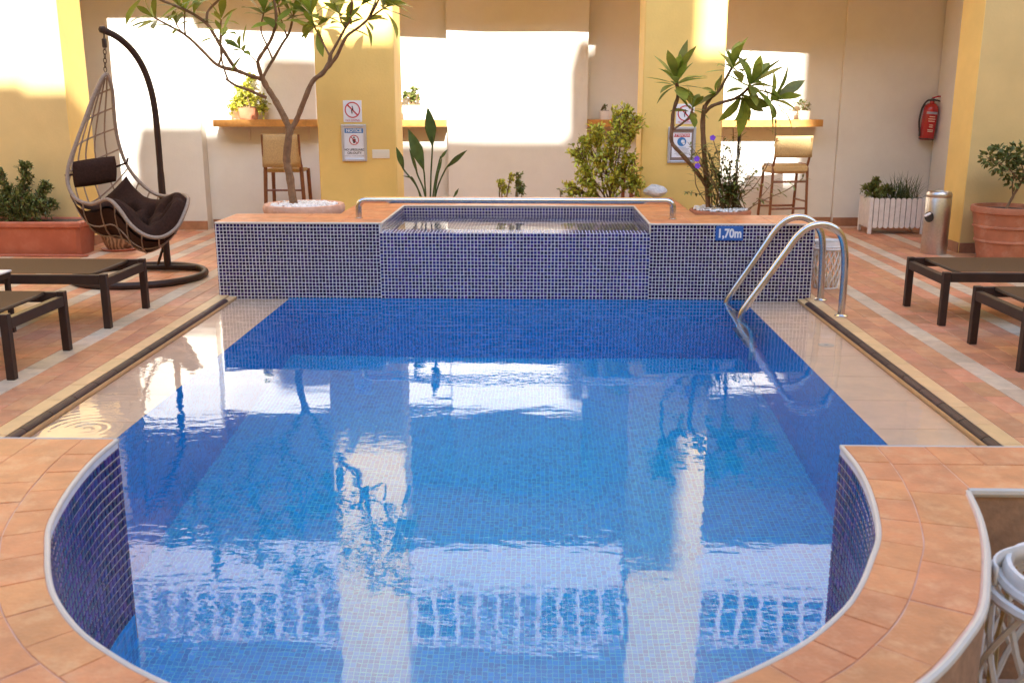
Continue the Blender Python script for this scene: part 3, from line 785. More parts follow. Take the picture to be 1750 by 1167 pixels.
for sg, lb in ((-1, 'added unseen side block cutting the skylight from the left'), (1, 'added unseen side block cutting the skylight from the right')):  # added side masses, out of view, to hold skylight off the walls
    t = thing('skylight_blocker', lb, 'building', (sg * 10, 2, 0))
    xa, xb = sorted((sg * 9.0, sg * 11.98)); MB().box((xa, -6.99, -0.02), (xb, 9.79, 5.6)).build('wall', 'hotel_paint', t)
    for z in (0.9, 3.5):
        for k in range(5): MB().box((sg * 9.0 - .02, -5 + 2.9 * k, z), (sg * 9.0 + .02, -3.6 + 2.9 * k, z + 1.7)).build('window', 'window_glass', t)
# ================================================================== POOL FITTINGS
def rounded(pts, r, k=6):
    """polyline with its corners rounded by radius r"""
    pts = [Vector(p) for p in pts]; out = [pts[0]]
    for a, b, c in zip(pts, pts[1:], pts[2:]):
        u = (a - b); w = (c - b); d = min(r, u.length * .48, w.length * .48); u.normalize(); w.normalize()
        p, q = b + u * d, b + w * d
        for j in range(k + 1):
            t = j / k; out.append(p * (1 - t) ** 2 + b * 2 * t * (1 - t) + q * t * t)
    out.append(pts[-1]); return out
hr = thing('basin_handrail', 'low stainless steel handrail spanning the raised basin', 'handrail', (XC, 7.74, BZ))
a, b = onz(613, 373, BZ), onz(1150, 376, BZ); ty = 7.74; zt = ony(880, 343, ty).z
xa, xb = ony(613, 360, ty).x, ony(1150, 360, ty).x
rail_o = MB().tube(rounded([V(xa, ty, BZ), V(xa, ty, zt), V(xb, ty, zt), V(xb, ty, BZ)], 0.085, 8), 0.0245, 14).build('rail', 'steel', hr, smooth=True)
for x in (xa, xb): MB().lathe([(0.033, 0), (0.033, 0.005), (0.024, 0.008)], (x, ty, BZ), 20).build('flange', 'steel', rail_o, smooth=True)

ld = thing('pool_ladder', 'stainless steel pool ladder with two bent tube rails', 'ladder', (2.14, 7.1, DECK))
RAILS = [(6.81, [(1437, 541), (1443, 470), (1443, 425), (1436, 400), (1420, 387), (1400, 384), (1380, 390), (1362, 405), (1345, 428), (1312, 473), (1280, 516), (1267, 536), (1264, 552)]),
         (7.375, [(1402, 514), (1405, 450), (1405, 408), (1397, 387), (1380, 374), (1362, 371), (1345, 376), (1329, 389), (1312, 412), (1283, 454), (1254, 495), (1243, 513), (1241, 524)])]
feet = []
for ry, pp in RAILS:
    pts = [ony(px_, py_, ry) for px_, py_ in pp]
    pts[0].z = DECK
    e = pts[-1]; xw = min(XC + W1 - 0.07, 1.55)
    low = [V(e.x + 0.008, ry, -0.09), V(e.x + 0.05, ry, -0.2), V(e.x + 0.09, ry, -0.4), V(e.x + 0.10, ry, -0.75), V(e.x + 0.10, ry, -1.1)]
    rail_o = MB().tube(catmull(pts + low, 5), 0.0245, 14).build('rail', 'steel', ld, smooth=True)
    MB().lathe([(0.047, -0.008), (0.047, 0.006), (0.036, 0.014), (0.024, 0.017)], (pts[0].x, ry, DECK), 24).build('flange', 'steel', rail_o, smooth=True)
    feet.append(e.x)
for k, z in enumerate((-0.28, -0.55, -0.82)):
    x0 = feet[0] + 0.05 + 0.05 * (k > 0); MB().box((x0 - .04, 6.82, z - .012), (x0 + .04, 7.365, z + .012), .006).build('tread', 'brushed_steel', ld)

ds = thing('depth_sign', 'blue enamel depth sign reading 1,70m on the mosaic', 'sign', (ony(1247, 399, FY).x, FY, ony(1247, 399, FY).z))
c = ony(1246.5, 399, FY - .004); w_, h_ = 0.104, 0.055
pl_o = MB().box((c.x - w_, FY - .010, c.z - h_), (c.x + w_, FY - .001, c.z + h_), .004).build('plate', 'sign_blue', ds)
text('1,70m', 0.092, (c.x, FY - .0108, c.z - .002), (math.pi / 2, 0, 0), 'sign_white', pl_o, bold=0.0034, xscale=0.80)

# ================================================================== LOUNGERS
def lounger(label, L=1.95, W=0.69):
    t = thing('sun_lounger', label, 'sun lounger', (0, 0, 0), 'brown sun loungers beside the pool')
    H_ = 0.36; s = 0.045
    for x in (0, L - s):
        for y in (0, W - s):
            lg_ = MB().box((x, y, 0), (x + s, y + s, H_ + .004), .003).build('leg', 'brown_metal', t)
            MB().box((x + .002, y + .002, -.002), (x + s - .002, y + s - .002, .010)).build('foot_cap', 'black_rubber', lg_)
    for y in (0.002, W - s + .002): MB().box((s, y, H_ - .062), (L - s, y + .041, H_), .003).build('side_rail', 'brown_metal', t)
    for x in (0.002, L - s + .002): MB().box((x, s, H_ - .082), (x + .041, W - s, H_ - .022), .003).build('end_rail', 'brown_metal', t)
    MB().tube([V(0.125, s, H_ - .012), V(0.125, W - s, H_ - .012)], .012, 8).build('cross_tube', 'brown_metal', t)
    sl_ = MB(); n = 24; mm = 8
    vs = []
    for i in range(n + 1):
        for j in range(mm + 1):
            u, v = i / n, j / mm; x = 0.115 + (L - 0.23) * u; y = 0.03 + (W - 0.06) * v
            vs.append(V(x, y, H_ + .004 - 0.020 * math.sin(math.pi * v) * (0.55 + .45 * math.sin(math.pi * u))))
    fs = [[i * (mm + 1) + j, (i + 1) * (mm + 1) + j, (i + 1) * (mm + 1) + j + 1, i * (mm + 1) + j + 1] for i in range(n) for j in range(mm)]
    sl_.add(vs, fs).build('sling', 'sling_fabric', t, smooth=True)
    return t
l0 = lounger('brown sling lounger nearest the camera on the left deck')
l0.location = (-2.835, 5.74, DECK); l0.rotation_euler = (0, 0, math.pi)
for lb, x, y, rz in (('brown sling lounger on the left deck in front of the hanging chair', -2.835, 6.97, math.pi),
                     ('brown sling lounger on the right deck in front of the big terracotta pot', 2.70, 6.51, 0),
                     ('brown sling lounger nearest the camera on the right deck', 2.69, 5.36, 0)):
    o = copy_tree(l0); o['label'] = lb; o.location = (x, y, DECK); o.rotation_euler = (0, 0, rz)
st = thing('side_table', 'small side table with a pale top between the left loungers', 'side table', (-3.55, 5.99, DECK))
c = ony(20, 461, 6.20); x1 = c.x; tz = c.z
MB().box((x1 - .42, 5.82, tz - .012), (x1, 6.20, tz), .003).build('table_top', 'white_paint', st)
MB().box((x1 - .415, 5.825, tz - .05), (x1 - .005, 6.195, tz - .0125), .003).build('apron', 'brown_metal', st)
for x in (x1 - .41, x1 - .04):
    for y in (5.83, 6.16): MB().box((x, y, DECK), (x + .03, y + .03, tz - .05), .003).build('leg', 'brown_metal', st)

# ================================================================== HANGING CHAIR
sc_ = (-3.385, 8.17)
hs = thing('hanging_chair_stand', 'dark brown steel stand with ring base and curved arm holding the hanging chair', 'chair stand', (*sc_, DECK))
ringp = [V(sc_[0] + 0.53 * math.cos(a_), sc_[1] + 0.53 * math.sin(a_), DECK + .03) for a_ in [2 * math.pi * i / 48 for i in range(48)]]
MB().tube(ringp, .029, 10, closed=True).build('base_ring', 'brown_metal', hs, smooth=True)
pb_ = onz(287, 456, DECK + .03)
pbase = V(pb_.x, 8.55, DECK + .03)
chord = MB(); xa = sc_[0] - math.sqrt(.53 ** 2 - (8.55 - sc_[1]) ** 2); xb = sc_[0] + math.sqrt(.53 ** 2 - (8.55 - sc_[1]) ** 2)
chord.tube([V(xa, 8.55, DECK + .03), V(xb, 8.55, DECK + .03)], .026, 10).build('cross_tube', 'brown_metal', hs, smooth=True)
PP = [(287, 456, 8.55), (283, 410, 8.55), (279, 350, 8.55), (274, 290, 8.54), (270, 240, 8.52), (265, 190, 8.49), (257, 150, 8.45), (244, 115, 8.40), (226, 87, 8.32), (205, 67, 8.22), (188, 57, 8.15), (175, 51, 8.10)]
post = catmull([ony(*p) for p in PP], 4); post[0].z = DECK + .03
post_o = MB().tube(post, [.030] * 12 + [.0265] * (len(post) - 12), 12).build('post', 'brown_metal', hs, smooth=True)
ep = post[-1]; MB().lathe([(0.001, -.032), (.024, -.022), (.032, 0), (.024, .022), (.001, .032)], ep, 14).build('end_ball', 'brown_metal', post_o, smooth=True)
MB().tube([ony(268, 459, 8.55), ony(283, 408, 8.55)], .012, 8).build('brace', 'brown_metal', post_o, smooth=True)
hc = thing('hanging_chair', 'egg-shaped taupe wicker hanging chair with open rope weave', 'hanging chair', ony(200, 400, 8.1))
chn = MB(); top = ony(178, 62, 8.09); bot = ony(180, 122, 8.07)
chn.tube([top + V(0, 0, .03), top], .006, 6)
nl = 8
for i in range(nl):
    t0 = top.lerp(bot, i / nl); t1 = top.lerp(bot, (i + 1.25) / nl); cc = (t0 + t1) / 2; hl = (t1 - t0).length / 2
    ax = V(1, 0, 0) if i % 2 else V(0, 1, 0)
    if i == 1: chn.box((cc.x - .016, cc.y - .016, cc.z - .035), (cc.x + .016, cc.y + .016, cc.z + .035), .006)
    chn.tube([cc + ax * (.012 * math.cos(q)) + V(0, 0, hl * math.sin(q)) for q in [2 * math.pi * k / 10 for k in range(10)]], .0035, 5, closed=True)
chn.build('chain', 'brown_metal', hc, smooth=True)
LR = [(180, 127, 8.07), (160, 165, 8.03), (145, 205, 7.99), (130, 245, 7.95), (117, 285, 7.91), (116, 315, 7.88), (130, 340, 7.85), (157, 349, 7.80), (184, 341, 7.74), (203, 357, 7.69), (224, 385, 7.65), (250, 403, 7.64), (278, 405, 7.67), (303, 388, 7.73), (317, 360, 7.82), (322, 343, 7.95)]
RR = [(184, 127, 8.09), (191, 150, 8.13), (194, 180, 8.18), (197, 213, 8.23), (203, 245, 8.28), (214, 277, 8.32), (230, 302, 8.35), (248, 320, 8.37), (264, 331, 8.37), (277, 335, 8.36), (288, 335, 8.33), (298, 333, 8.29), (307, 332, 8.22), (315, 333, 8.14), (320, 337, 8.05), (322, 343, 7.95)]
Lc = [ony(*p) for p in LR]; Rc = [ony(*p) for p in RR]
rim = catmull(Lc + Rc[::-1][1:-1], 4, closed=True)
MB().tube(rim, .0155, 10, closed=True).build('rim', 'wicker', hc, smooth=True)
def interp(c_, u):
    k = min(int(u * (len(c_) - 1)), len(c_) - 2); return c_[k].lerp(c_[k + 1], u * (len(c_) - 1) - k)
Lf = catmull(Lc, 4); Rf = catmull(Rc, 4)
def shell_pt(u, v, push=1.0):
    a, b = interp(Lf, u), interp(Rf, u); p = a.lerp(b, v)
    kb = math.sin(math.pi * min(max(u, 0), 1)) ** 0.7
    back = V(-0.28, 0.26, -0.03); down = V(-0.13, .08, -0.36)
    m_ = min(max((u - 0.24) / 0.2, 0), 1); m_ = m_ * m_ * (3 - 2 * m_)
    d_ = back.lerp(down, m_)
    amp = kb * (0.55 if u < .3 else 1.0)
    if u > .72: amp *= 1 - 0.55 * (u - .72) / .28
    return p + d_ * (amp * math.sin(math.pi * v) ** 0.75 * push)
web = MB()
NU = 14
for i in range(1, NU):
    u = i / NU
    web.tube([shell_pt(u, v / 14) for v in range(15)], .0068, 5)
for j in range(1, 6):
    v = j / 6
    lo = 0.02
    web.tube([shell_pt(lo + (0.985 - lo) * k / 40, v) for k in range(41)], .0068, 5)
for i in range(2, NU):
    for j in range(1, 6):
        p = shell_pt(i / NU, j / 6); s = .0095; web.box((p.x - s, p.y - s, p.z - s), (p.x + s, p.y + s, p.z + s), .005)
web.build('rope_web', 'wicker', hc, smooth=True)
# cushions
def pillow(c_, ex, ey, ez, su, sv, sw, nu=16, nv=12, tuft=None, edge=.55):
    """puffed cushion: ex, ey are half axes, ez thickness direction"""
    mb = MB(); vs = []
    for sgn_ in (1, -1):
        for i in range(nu + 1):
            for j in range(nv + 1):
                u, v = 2 * i / nu - 1, 2 * j / nv - 1
                th = (max(0, 1 - abs(u) ** 3) * max(0, 1 - abs(v) ** 3)) ** edge
                if tuft: th *= tuft(u, v)
                vs.append(c_ + ex * (u * su * (1 - .06 * v * v)) + ey * (v * sv * (1 - .05 * u * u)) + ez * (sgn_ * sw * th))
    n0 = (nu + 1) * (nv + 1); fs = []
    for k in range(2):
        for i in range(nu):
            for j in range(nv):
                q = [k * n0 + i * (nv + 1) + j, k * n0 + (i + 1) * (nv + 1) + j, k * n0 + (i + 1) * (nv + 1) + j + 1, k * n0 + i * (nv + 1) + j + 1]
                fs.append(q if k == 0 else q[::-1])
    return mb.add(vs, fs)
hp = thing('headrest_pillow', 'dark brown headrest pillow tied across the hanging chair', 'pillow', ony(162, 295, 7.98))
q = [ony(124, 277, 7.93), ony(197, 268, 8.10), ony(199, 309, 8.12), ony(127, 321, 7.93)]
cen = sum(q, V(0, 0, 0)) / 4; ex = ((q[1] + q[2]) - (q[0] + q[3])) / 2; ey = ((q[0] + q[1]) - (q[2] + q[3])) / 2
su, sv = ex.length / 2, ey.length / 2; ex.normalize(); ey.normalize(); ez = ex.cross(ey).normalized()
pad_o = pillow(cen, ex, ey, ez, su * 1.04, sv * 1.08, .055).build('pad', 'dark_fabric', hp, smooth=True)
MB().tube([cen - ex * (su + .065) + ey * .005, cen - ex * su * .6, cen + ex * su * .6, cen + ex * (su + .09) + ey * .035, cen + ex * (su + .10) + ey * .075], .010, 6).build('tie', 'dark_fabric', pad_o, smooth=True)
sc2 = thing('seat_cushion', 'plump tufted dark brown seat cushion in the hanging chair', 'cushion', ony(235, 385, 8.0))
cs = MB(); NU2, NV2 = 40, 30; vs = []
def cush(u, v, sgn_):
    uu = 0.37 + 0.605 * u; vv = 0.04 + 0.92 * v
    p = shell_pt(uu, vv, 0.80)
    a, b = shell_pt(uu - .02, vv, .80), shell_pt(uu + .02, vv, .80); c_, d_ = shell_pt(uu, max(vv - .02, 0), .80), shell_pt(uu, min(vv + .02, 1), .80)
    nrm = (b - a).cross(d_ - c_)
    nrm = nrm.normalized() if nrm.length > 1e-8 else V(0, 0, 1)
    if nrm.z < 0: nrm = -nrm
    tuftf = 1.0
    for cu_, cv_ in ((.25, .3), (.25, .7), (.52, .25), (.52, .5), (.52, .76), (.78, .35), (.78, .68)):
        dd = math.hypot((u - cu_) * 1.2, v - cv_); tuftf -= 0.72 * math.exp(-(dd / .075) ** 2)
        # gathered creases radiating from each button
        an = math.atan2(v - cv_, (u - cu_) * 1.2); tuftf -= 0.12 * math.exp(-(dd / .17) ** 2) * (0.5 + .5 * math.cos(an * 5 + cu_ * 20))
    th = (max(0, 1 - abs(2 * u - 1) ** 4) * max(0, 1 - abs(2 * v - 1) ** 4)) ** .5
    e = nrm.lerp(V(0.25, -0.35, .9).normalized(), .5).normalized()
    if sgn_ < 0: return shell_pt(uu, vv, .97)
    return p + e * (0.19 * th * max(tuftf, .12) + .004)
for sgn_ in (1, -1):
    for i in range(NU2 + 1):
        for j in range(NV2 + 1): vs.append(cush(i / NU2, j / NV2, sgn_))
n0 = (NU2 + 1) * (NV2 + 1); fs = []
for k in range(2):
    for i in range(NU2):
        for j in range(NV2):
            q4 = [k * n0 + i * (NV2 + 1) + j, k * n0 + (i + 1) * (NV2 + 1) + j, k * n0 + (i + 1) * (NV2 + 1) + j + 1, k * n0 + i * (NV2 + 1) + j + 1]
            fs.append(q4 if k == 0 else q4[::-1])
cs.add(vs, fs).build('pad', 'dark_fabric', sc2, smooth=True)

# ================================================================== BAR SHELVES AND STOOLS
def shelf(px0, px1, label, yfun, d=0.28, py0=204, py1=217, clipx=None):
    xm = ony((px0 + px1) / 2, 210, 11.4).x; yb = yfun(xm); yf = yb - d
    a, b = ony(px0, py1, yf), ony(px1, py1, yf); zt_ = ony((px0 + px1) / 2, py0 + 1, yf).z
    x0, x1 = a.x, b.x
    if clipx: x0, x1 = max(x0, clipx[0]), min(x1, clipx[1])
    t = thing('bar_shelf', label, 'shelf', ((x0 + x1) / 2, yb, a.z), 'wooden bar shelves')
    m_ = MB(); m_.prism([(x0, yfun(x0) - d), (x1, yfun(x1) - d), (x1, yfun(x1) - .002), (x0, yfun(x0) - .002)], a.z, zt_); m_.build('board', 'shelf_wood', t)
    for x in (x0 + .25 * (x1 - x0), x0 + .78 * (x1 - x0)):
        MB().box((x - .012, yfun(x) - d * .75, a.z - .012), (x + .012, yfun(x) - .003, a.z - .001)).build('bracket', 'white_paint', t)
        MB().box((x - .012, yfun(x) - .016, a.z - .16), (x + .012, yfun(x) - .004, a.z - .013)).build('bracket', 'white_paint', t)
    return (x0, x1, yb, zt_, a.z)
sh1 = shelf(366, 560, 'wooden bar shelf behind the big plumeria with a leafy potted plant on it', yw)
sh2 = shelf(655, 768, 'short wooden bar shelf between the left pillar and the projecting wall', yw, clipx=(-5, prx0 - .004))
sh3 = shelf(1000, 1160, 'wooden bar shelf half hidden by the yellow-green shrub', yw, clipx=(prx1 + .004, 9))
sh4 = shelf(1215, 1408, 'wooden bar shelf behind the small plumeria at the right', yw)
def stool(label, x, y, H_, seat, kind, rz=0.0):
    t = thing('bar_stool', label, 'bar stool', (x, y, DECK), 'bar stools')
    hw = 0.20
    def P_(a, b, c): v = Matrix.Rotation(rz, 3, 'Z') @ V(a, b, 0); return V(x + v.x, y + v.y, DECK + c)
    if kind == 'wood':
        # back to the camera: legs splay a little, canvas sling back
        for sx in (-1, 1):
            MB().tube([P_(sx * (hw + .03), -.17, 0), P_(sx * hw, -.16, seat), P_(sx * (hw - .005), -.15, seat + .06)], [.020, .023, .018], 8).build('leg', 'stool_wood', t, smooth=True)
            MB().tube([P_(sx * (hw + .02), .19, 0), P_(sx * hw, .16, seat)], [.019, .022], 8).build('leg', 'stool_wood', t, smooth=True)
            MB().tube([P_(sx * hw, -.15, seat - .03), P_(sx * hw, -.21, seat + .15), P_(sx * hw, -.22, H_)], [.018, .016, .014], 8).build('back_post', 'stool_wood', t, smooth=True)
            MB().tube([P_(sx * (hw + .02), -.17, .30), P_(sx * (hw + .015), .18, .30)], .012, 6).build('stretcher', 'stool_wood', t, smooth=True)
        for z in (.17, seat - .22): MB().tube([P_(-hw - .02, -.17, z), P_(hw + .02, -.17, z)], .012, 6).build('stretcher', 'stool_wood', t, smooth=True)
        MB().box((-hw, -.17, seat - .025), (hw, .17, seat + .01), .01, Matrix.Translation((x, y, DECK)) @ Matrix.Rotation(rz, 4, 'Z')).build('seat', 'rattan', t)
        bk = MB(); vs = []
        for i in range(9):
            for j in range(6):
                u, v = i / 8 * 2 - 1, j / 5; vs.append(P_(u * (hw + .012), -.222 - .035 * (1 - u * u), seat + .035 + v * (H_ - seat - .03)))
        bk.add(vs, [[i * 6 + j, (i + 1) * 6 + j, (i + 1) * 6 + j + 1, i * 6 + j + 1] for i in range(8) for j in range(5)])
        o = bk.build('backrest', 'rattan', t, smooth=True); md = o.modifiers.new('thickness', 'SOLIDIFY'); md.thickness = .012
    else:
        for sx in (-1, 1):
            MB().tube(rounded([P_(sx * (hw + .02), -.19, 0), P_(sx * hw, -.17, seat + .02), P_(sx * hw, .1, seat + .03), P_(sx * (hw + .015), .19, 0)], .07, 5), .016, 8).build('side_frame', 'stool_wood', t, smooth=True)
            MB().tube([P_(sx * hw, -.15, seat), P_(sx * hw, -.20, seat + .10), P_(sx * hw, -.22, H_ - .01)], .015, 8).build('back_post', 'stool_wood', t, smooth=True)
        for z, yy in ((.28, -.18), (.28, .18), (seat - .16, -.175)): MB().tube([P_(-hw - .01, yy, z), P_(hw + .01, yy, z)], .013, 8).build('stretcher', 'stool_wood', t, smooth=True)
        for sx in (-1, 1): MB().tube([P_(sx * (hw + .01), -.18, .36), P_(sx * (hw + .01), .17, .36)], .012, 8).build('stretcher', 'stool_wood', t, smooth=True)
        MB().box((-hw - .02, -.19, seat - .07), (hw + .02, .15, seat + .03), .03, Matrix.Translation((x, y, DECK)) @ Matrix.Rotation(rz, 4, 'Z')).build('seat', 'rattan', t)
        bk = MB(); vs = []
        for i in range(9):
            for j in range(6):
                u, v = i / 8 * 2 - 1, j / 5; vs.append(P_(u * (hw + .02), -.225 - .03 * (1 - u * u), seat + .11 + v * (H_ - seat - .10)))
        bk.add(vs, [[i * 6 + j, (i + 1) * 6 + j, (i + 1) * 6 + j + 1, i * 6 + j + 1] for i in range(8) for j in range(5)])
        o = bk.build('backrest', 'rattan', t, smooth=True); md = o.modifiers.new('thickness', 'SOLIDIFY'); md.thickness = .012
sx_ = ony(484, 300, 10.9).x
stool('wooden bar stool with canvas back behind the big plumeria trunk', sx_, 11.08, ony(484, 230, 10.87).z - DECK, 0.72, 'wood')
sx_ = ony(1347, 300, 11.2).x
stool('rattan-backed bar stool in the sun under the right shelf', sx_, 11.40, ony(1347, 234, 11.18).z - DECK, 0.74, 'tube', .16)
stool('bar stool half hidden by the yellow-green shrub beside the right pillar', ony(1105, 300, 11.1).x, 11.22, ony(1100, 268, 11).z - DECK, 0.66, 'wood', .2)
# ================================================================== PLANTS
def leaf_mesh(mt, L=1.0, W=0.3, droop=.18, seg=6, **k): return MB().blade((0, 0, 0), (0, 1, 0), (0, 0, 1), L, W, seg, droop, **k).mesh('leaf', mt, smooth=True)
def put_leaf(me, parent, p, d, up, L):
    d = Vector(d).normalized(); up = Vector(up); up = up - d * up.dot(d)
    if up.length < 1e-4: up = d.orthogonal()
    up.normalize(); s = d.cross(up)
    o = link('leaf', me, parent); m_ = Matrix(((s.x, d.x, up.x, 0), (s.y, d.y, up.y, 0), (s.z, d.z, up.z, 0), (0, 0, 0, 1)))
    q = m_.to_quaternion(); o.rotation_mode = 'QUATERNION'; o.rotation_quaternion = q; o.scale = (L, L, L); o.location = Vector(p) - ORG[parent.name]
    return o
def rosette(parent, meshes, p, n, L, ax=(0, 0, 1), lo=0.0, hi=1.2, r_=rnd):
    """a whorl of leaves at a branch tip: lo/hi are angles from the branch axis"""
    ax = Vector(ax).normalized(); u = ax.orthogonal().normalized(); w = ax.cross(u); a0 = r_.uniform(0, 6)
    for i in range(n):
        an = a0 + i * 2.4; t = lo + (hi - lo) * (i + .5) / n + r_.uniform(-.12, .12)
        d = ax * math.cos(t) + (u * math.cos(an) + w * math.sin(an)) * math.sin(t)
        d.z -= .10 * t
        put_leaf(r_.choice(meshes), parent, Vector(p) + d * .012 - ax * (.05 * i / n), d, ax + V(0, 0, .4), L * r_.uniform(.62, 1.1))
def branches(specs, y0):
    """specs: list of (points (px, py, dy), r0, r1)"""
    mb = MB()
    for pts, r0, r1 in specs:
        c_ = catmull([ony(px_, py_, y0 + dy) for px_, py_, dy in pts], 4); n_ = len(c_)
        mb.tube(c_, [(r0 + (r1 - r0) * i / (n_ - 1)) * 0.80 * (1 + .07 * math.sin(i * 2.1) + rnd.uniform(-.09, .09)) for i in range(n_)], 8)
    return mb
pl_me = [leaf_mesh('plumeria_leaf', 1, w, d) for w, d in ((.33, .12), (.38, .24), (.35, .38), (.31, .05))]
# ---- big plumeria in its bowl
Y1 = 8.60
bc = V(ony(520, 355, Y1).x, Y1, DECK)
bowl = thing('terracotta_bowl', 'weathered pale terracotta bowl of white pebbles under the big plumeria', 'plant pot', bc)
RZ = 0.615
MB().lathe([(0.20, 0), (.26, .05), (.31, .22), (.325, .40), (.34, .50), (.352, .535), (.356, .565), (.345, .592), (.325, RZ - DECK), (.30, RZ - DECK - .008), (.295, RZ - DECK - .04), (.0, RZ - DECK - .045)], bc, 40).build('bowl', 'pale_terracotta', bowl, smooth=True)
def pebbles(parent, c_, r_, z, n, s0=.009, s1=.017):
    mb = MB()
    for i in range(n):
        a_ = rnd.uniform(0, 6.283); q_ = r_ * math.sqrt(rnd.random()); s = rnd.uniform(s0, s1)
        mtx = Matrix.Translation((c_.x + q_ * math.cos(a_), c_.y + q_ * math.sin(a_), z + rnd.uniform(-.003, .013))) @ Matrix.Rotation(rnd.uniform(0, 6), 4, 'Z') @ Matrix.Rotation(rnd.uniform(-.5, .5), 4, 'X')
        mb.box((-s, -s * .75, -s * .55), (s, s * .75, s * .55), s * .4, mtx)
    return mb.build('white_pebbles', 'pebble', parent, kind='stuff')
pebbles(bowl, bc, .285, RZ - .015, 420)
tree = thing('plumeria_tree', 'tall plumeria tree with forked bare trunk standing in the pale bowl', 'tree', V(bc.x, Y1, RZ - .03))
T = [([(503, 356, 0), (499, 330, 0), (495, 300, .01), (490, 275, .01), (492, 245, 0), (496, 218, 0)], .046, .038),
     ([(496, 224, 0), (484, 197, .02), (468, 168, .04), (454, 146, .06), (448, 132, .06)], .036, .028),
     ([(497, 222, 0), (507, 205, .0), (520, 172, -.04), (534, 140, -.07), (552, 125, -.09), (562, 108, -.10), (565, 94, -.11)], .030, .021),
     ([(449, 136, .06), (428, 130, .10), (404, 121, .13), (372, 112, .16), (345, 86, .2), (318, 61, .24), (290, 45, .27), (264, 31, .3)], .024, .010),
     ([(405, 122, .13), (392, 103, .10), (379, 82, .07), (366, 60, .05), (354, 42, .03), (331, 25, 0), (306, 13, -.04), (276, 1, -.08), (245, -14, -.1)], .021, .012),
     ([(354, 42, .03), (354, 24, .06), (362, 12, .1), (378, -4, .14), (392, -28, .2)], .015, .010),
     ([(373, 113, .16), (379, 92, .18), (376, 66, .2), (378, 34, .24)], .013, .009),
     ([(317, 62, .24), (315, 40, .2), (316, 20, .16)], .011, .008),
     ([(335, 76, .2), (312, 57, .15), (300, 40, .12)], .009, .007),
     ([(455, 167, .05), (440, 161, .0), (425, 154, -.06), (402, 146, -.1), (386, 135, -.14)], .017, .012),
     ([(390, 138, -.14), (383, 118, -.16), (377, 90, -.18), (379, 60, -.2)], .011, .008),
     ([(448, 135, .06), (443, 118, .02), (441, 104, -.02), (452, 86, -.05), (464, 66, -.08), (472, 36, -.12), (468, 0, -.15), (463, -32, -.18)], .021, .014),
     ([(449, 133, .06), (460, 113, .1), (470, 97, .14), (482, 76, .18), (494, 57, .22), (501, 28, .26), (507, -4, .3)], .018, .011),
     ([(466, 102, .14), (456, 78, .1), (446, 52, .06), (451, 22, .02)], .010, .008),
     ([(490, 62, .2), (481, 36, .16), (475, 8, .14)], .010, .008),
     ([(443, 112, .0), (432, 100, -.08), (421, 90, -.13), (411, 84, -.18)], .007, .005),
     ([(563, 97, -.11), (575, 76, -.08), (589, 50, -.04), (592, 40, -.03)], .016, .011),
     ([(590, 48, -.04), (583, 36, .0), (580, 24, .04)], .010, .008),
     ([(589, 50, -.04), (598, 36, -.1), (600, 14, -.16), (604, -20, -.2)], .011, .009),
     ([(561, 116, -.09), (575, 97, -.14), (585, 76, -.19), (594, 61, -.23), (612, 48, -.27), (628, 34, -.3), (640, 14, -.34), (650, -8, -.38), (655, -40, -.4)], .019, .010),
     ([(628, 34, -.3), (645, 22, -.26), (660, 12, -.24)], .010, .008),
     ([(563, 95, -.1), (550, 70, -.02), (537, 45, .05), (532, 26, .08)], .011, .008),
     ([(392, -28, .2), (385, -60, .22), (372, -95, .25)], .012, .009), ([(463, -32, -.18), (450, -64, -.2), (440, -100, -.2)], .014, .010), ([(463, -32, -.18), (485, -60, -.25), (500, -92, -.3)], .012, .009),
     ([(507, -4, .3), (520, -40, .34), (540, -78, .36)], .011, .008), ([(604, -20, -.2), (600, -60, -.2), (590, -95, -.18)], .010, .008), ([(655, -40, -.4), (640, -72, -.42), (625, -100, -.4)], .010, .008), ([(276, 1, -.08), (285, -30, -.05), (300, -65, 0)], .012, .009)]
branches(T, Y1).build('trunk', 'bark', tree, smooth=True)
ROS = [(262, 30, .3, 7, .21, (-.6, 0, .5)), (243, -14, -.1, 8, .24, (-.5, -.1, .6)), (392, -30, .2, 9, .25, (.2, 0, 1)), (378, 32, .24, 7, .19, (0, .1, 1)), (316, 18, .16, 7, .2, (0, 0, 1)), (300, 39, .12, 5, .14, (-.3, 0, 1)),
       (379, 58, -.2, 5, .16, (-.1, -.2, 1)), (451, 20, .02, 9, .23, (.1, -.1, 1)), (475, 6, .14, 8, .22, (0, 0, 1)), (411, 84, -.18, 7, .15, (-.4, -.3, .5)), (507, -4, .3, 7, .22, (.2, 0, 1)),
       (580, 22, .04, 8, .21, (-.1, 0, 1)), (602, -6, -.2, 8, .22, (.1, -.1, 1)), (660, 11, -.24, 9, .21, (.6, -.1, .7)), (650, -10, -.38, 9, .22, (.4, -.2, .9)), (531, 24, .08, 10, .24, (-.2, -.1, .9)), (537, 44, .05, 5, .19, (-.2, -.3, .1)), (628, 34, -.3, 4, .17, (.4, -.2, .2)),
       (306, 10, -.04, 4, .18, (-.3, -.2, .7)), (472, 36, -.12, 3, .16, (.3, -.3, .5)), (331, 24, 0, 3, .17, (.1, -.3, .8)), (501, 26, .26, 6, .2, (.1, .1, .9)), (592, 40, -.03, 6, .18, (.2, .1, .8)),
       (372, -97, .25, 6, .26, (0, 0, 1)), (440, -102, -.2, 6, .27, (-.1, 0, 1)), (500, -94, -.3, 6, .26, (.2, 0, 1)), (540, -80, .36, 6, .25, (.2, 0, 1)), (590, -97, -.18, 6, .25, (0, 0, 1)), (625, -102, -.4, 6, .25, (.2, 0, 1)), (300, -68, 0, 6, .26, (-.2, 0, 1))]
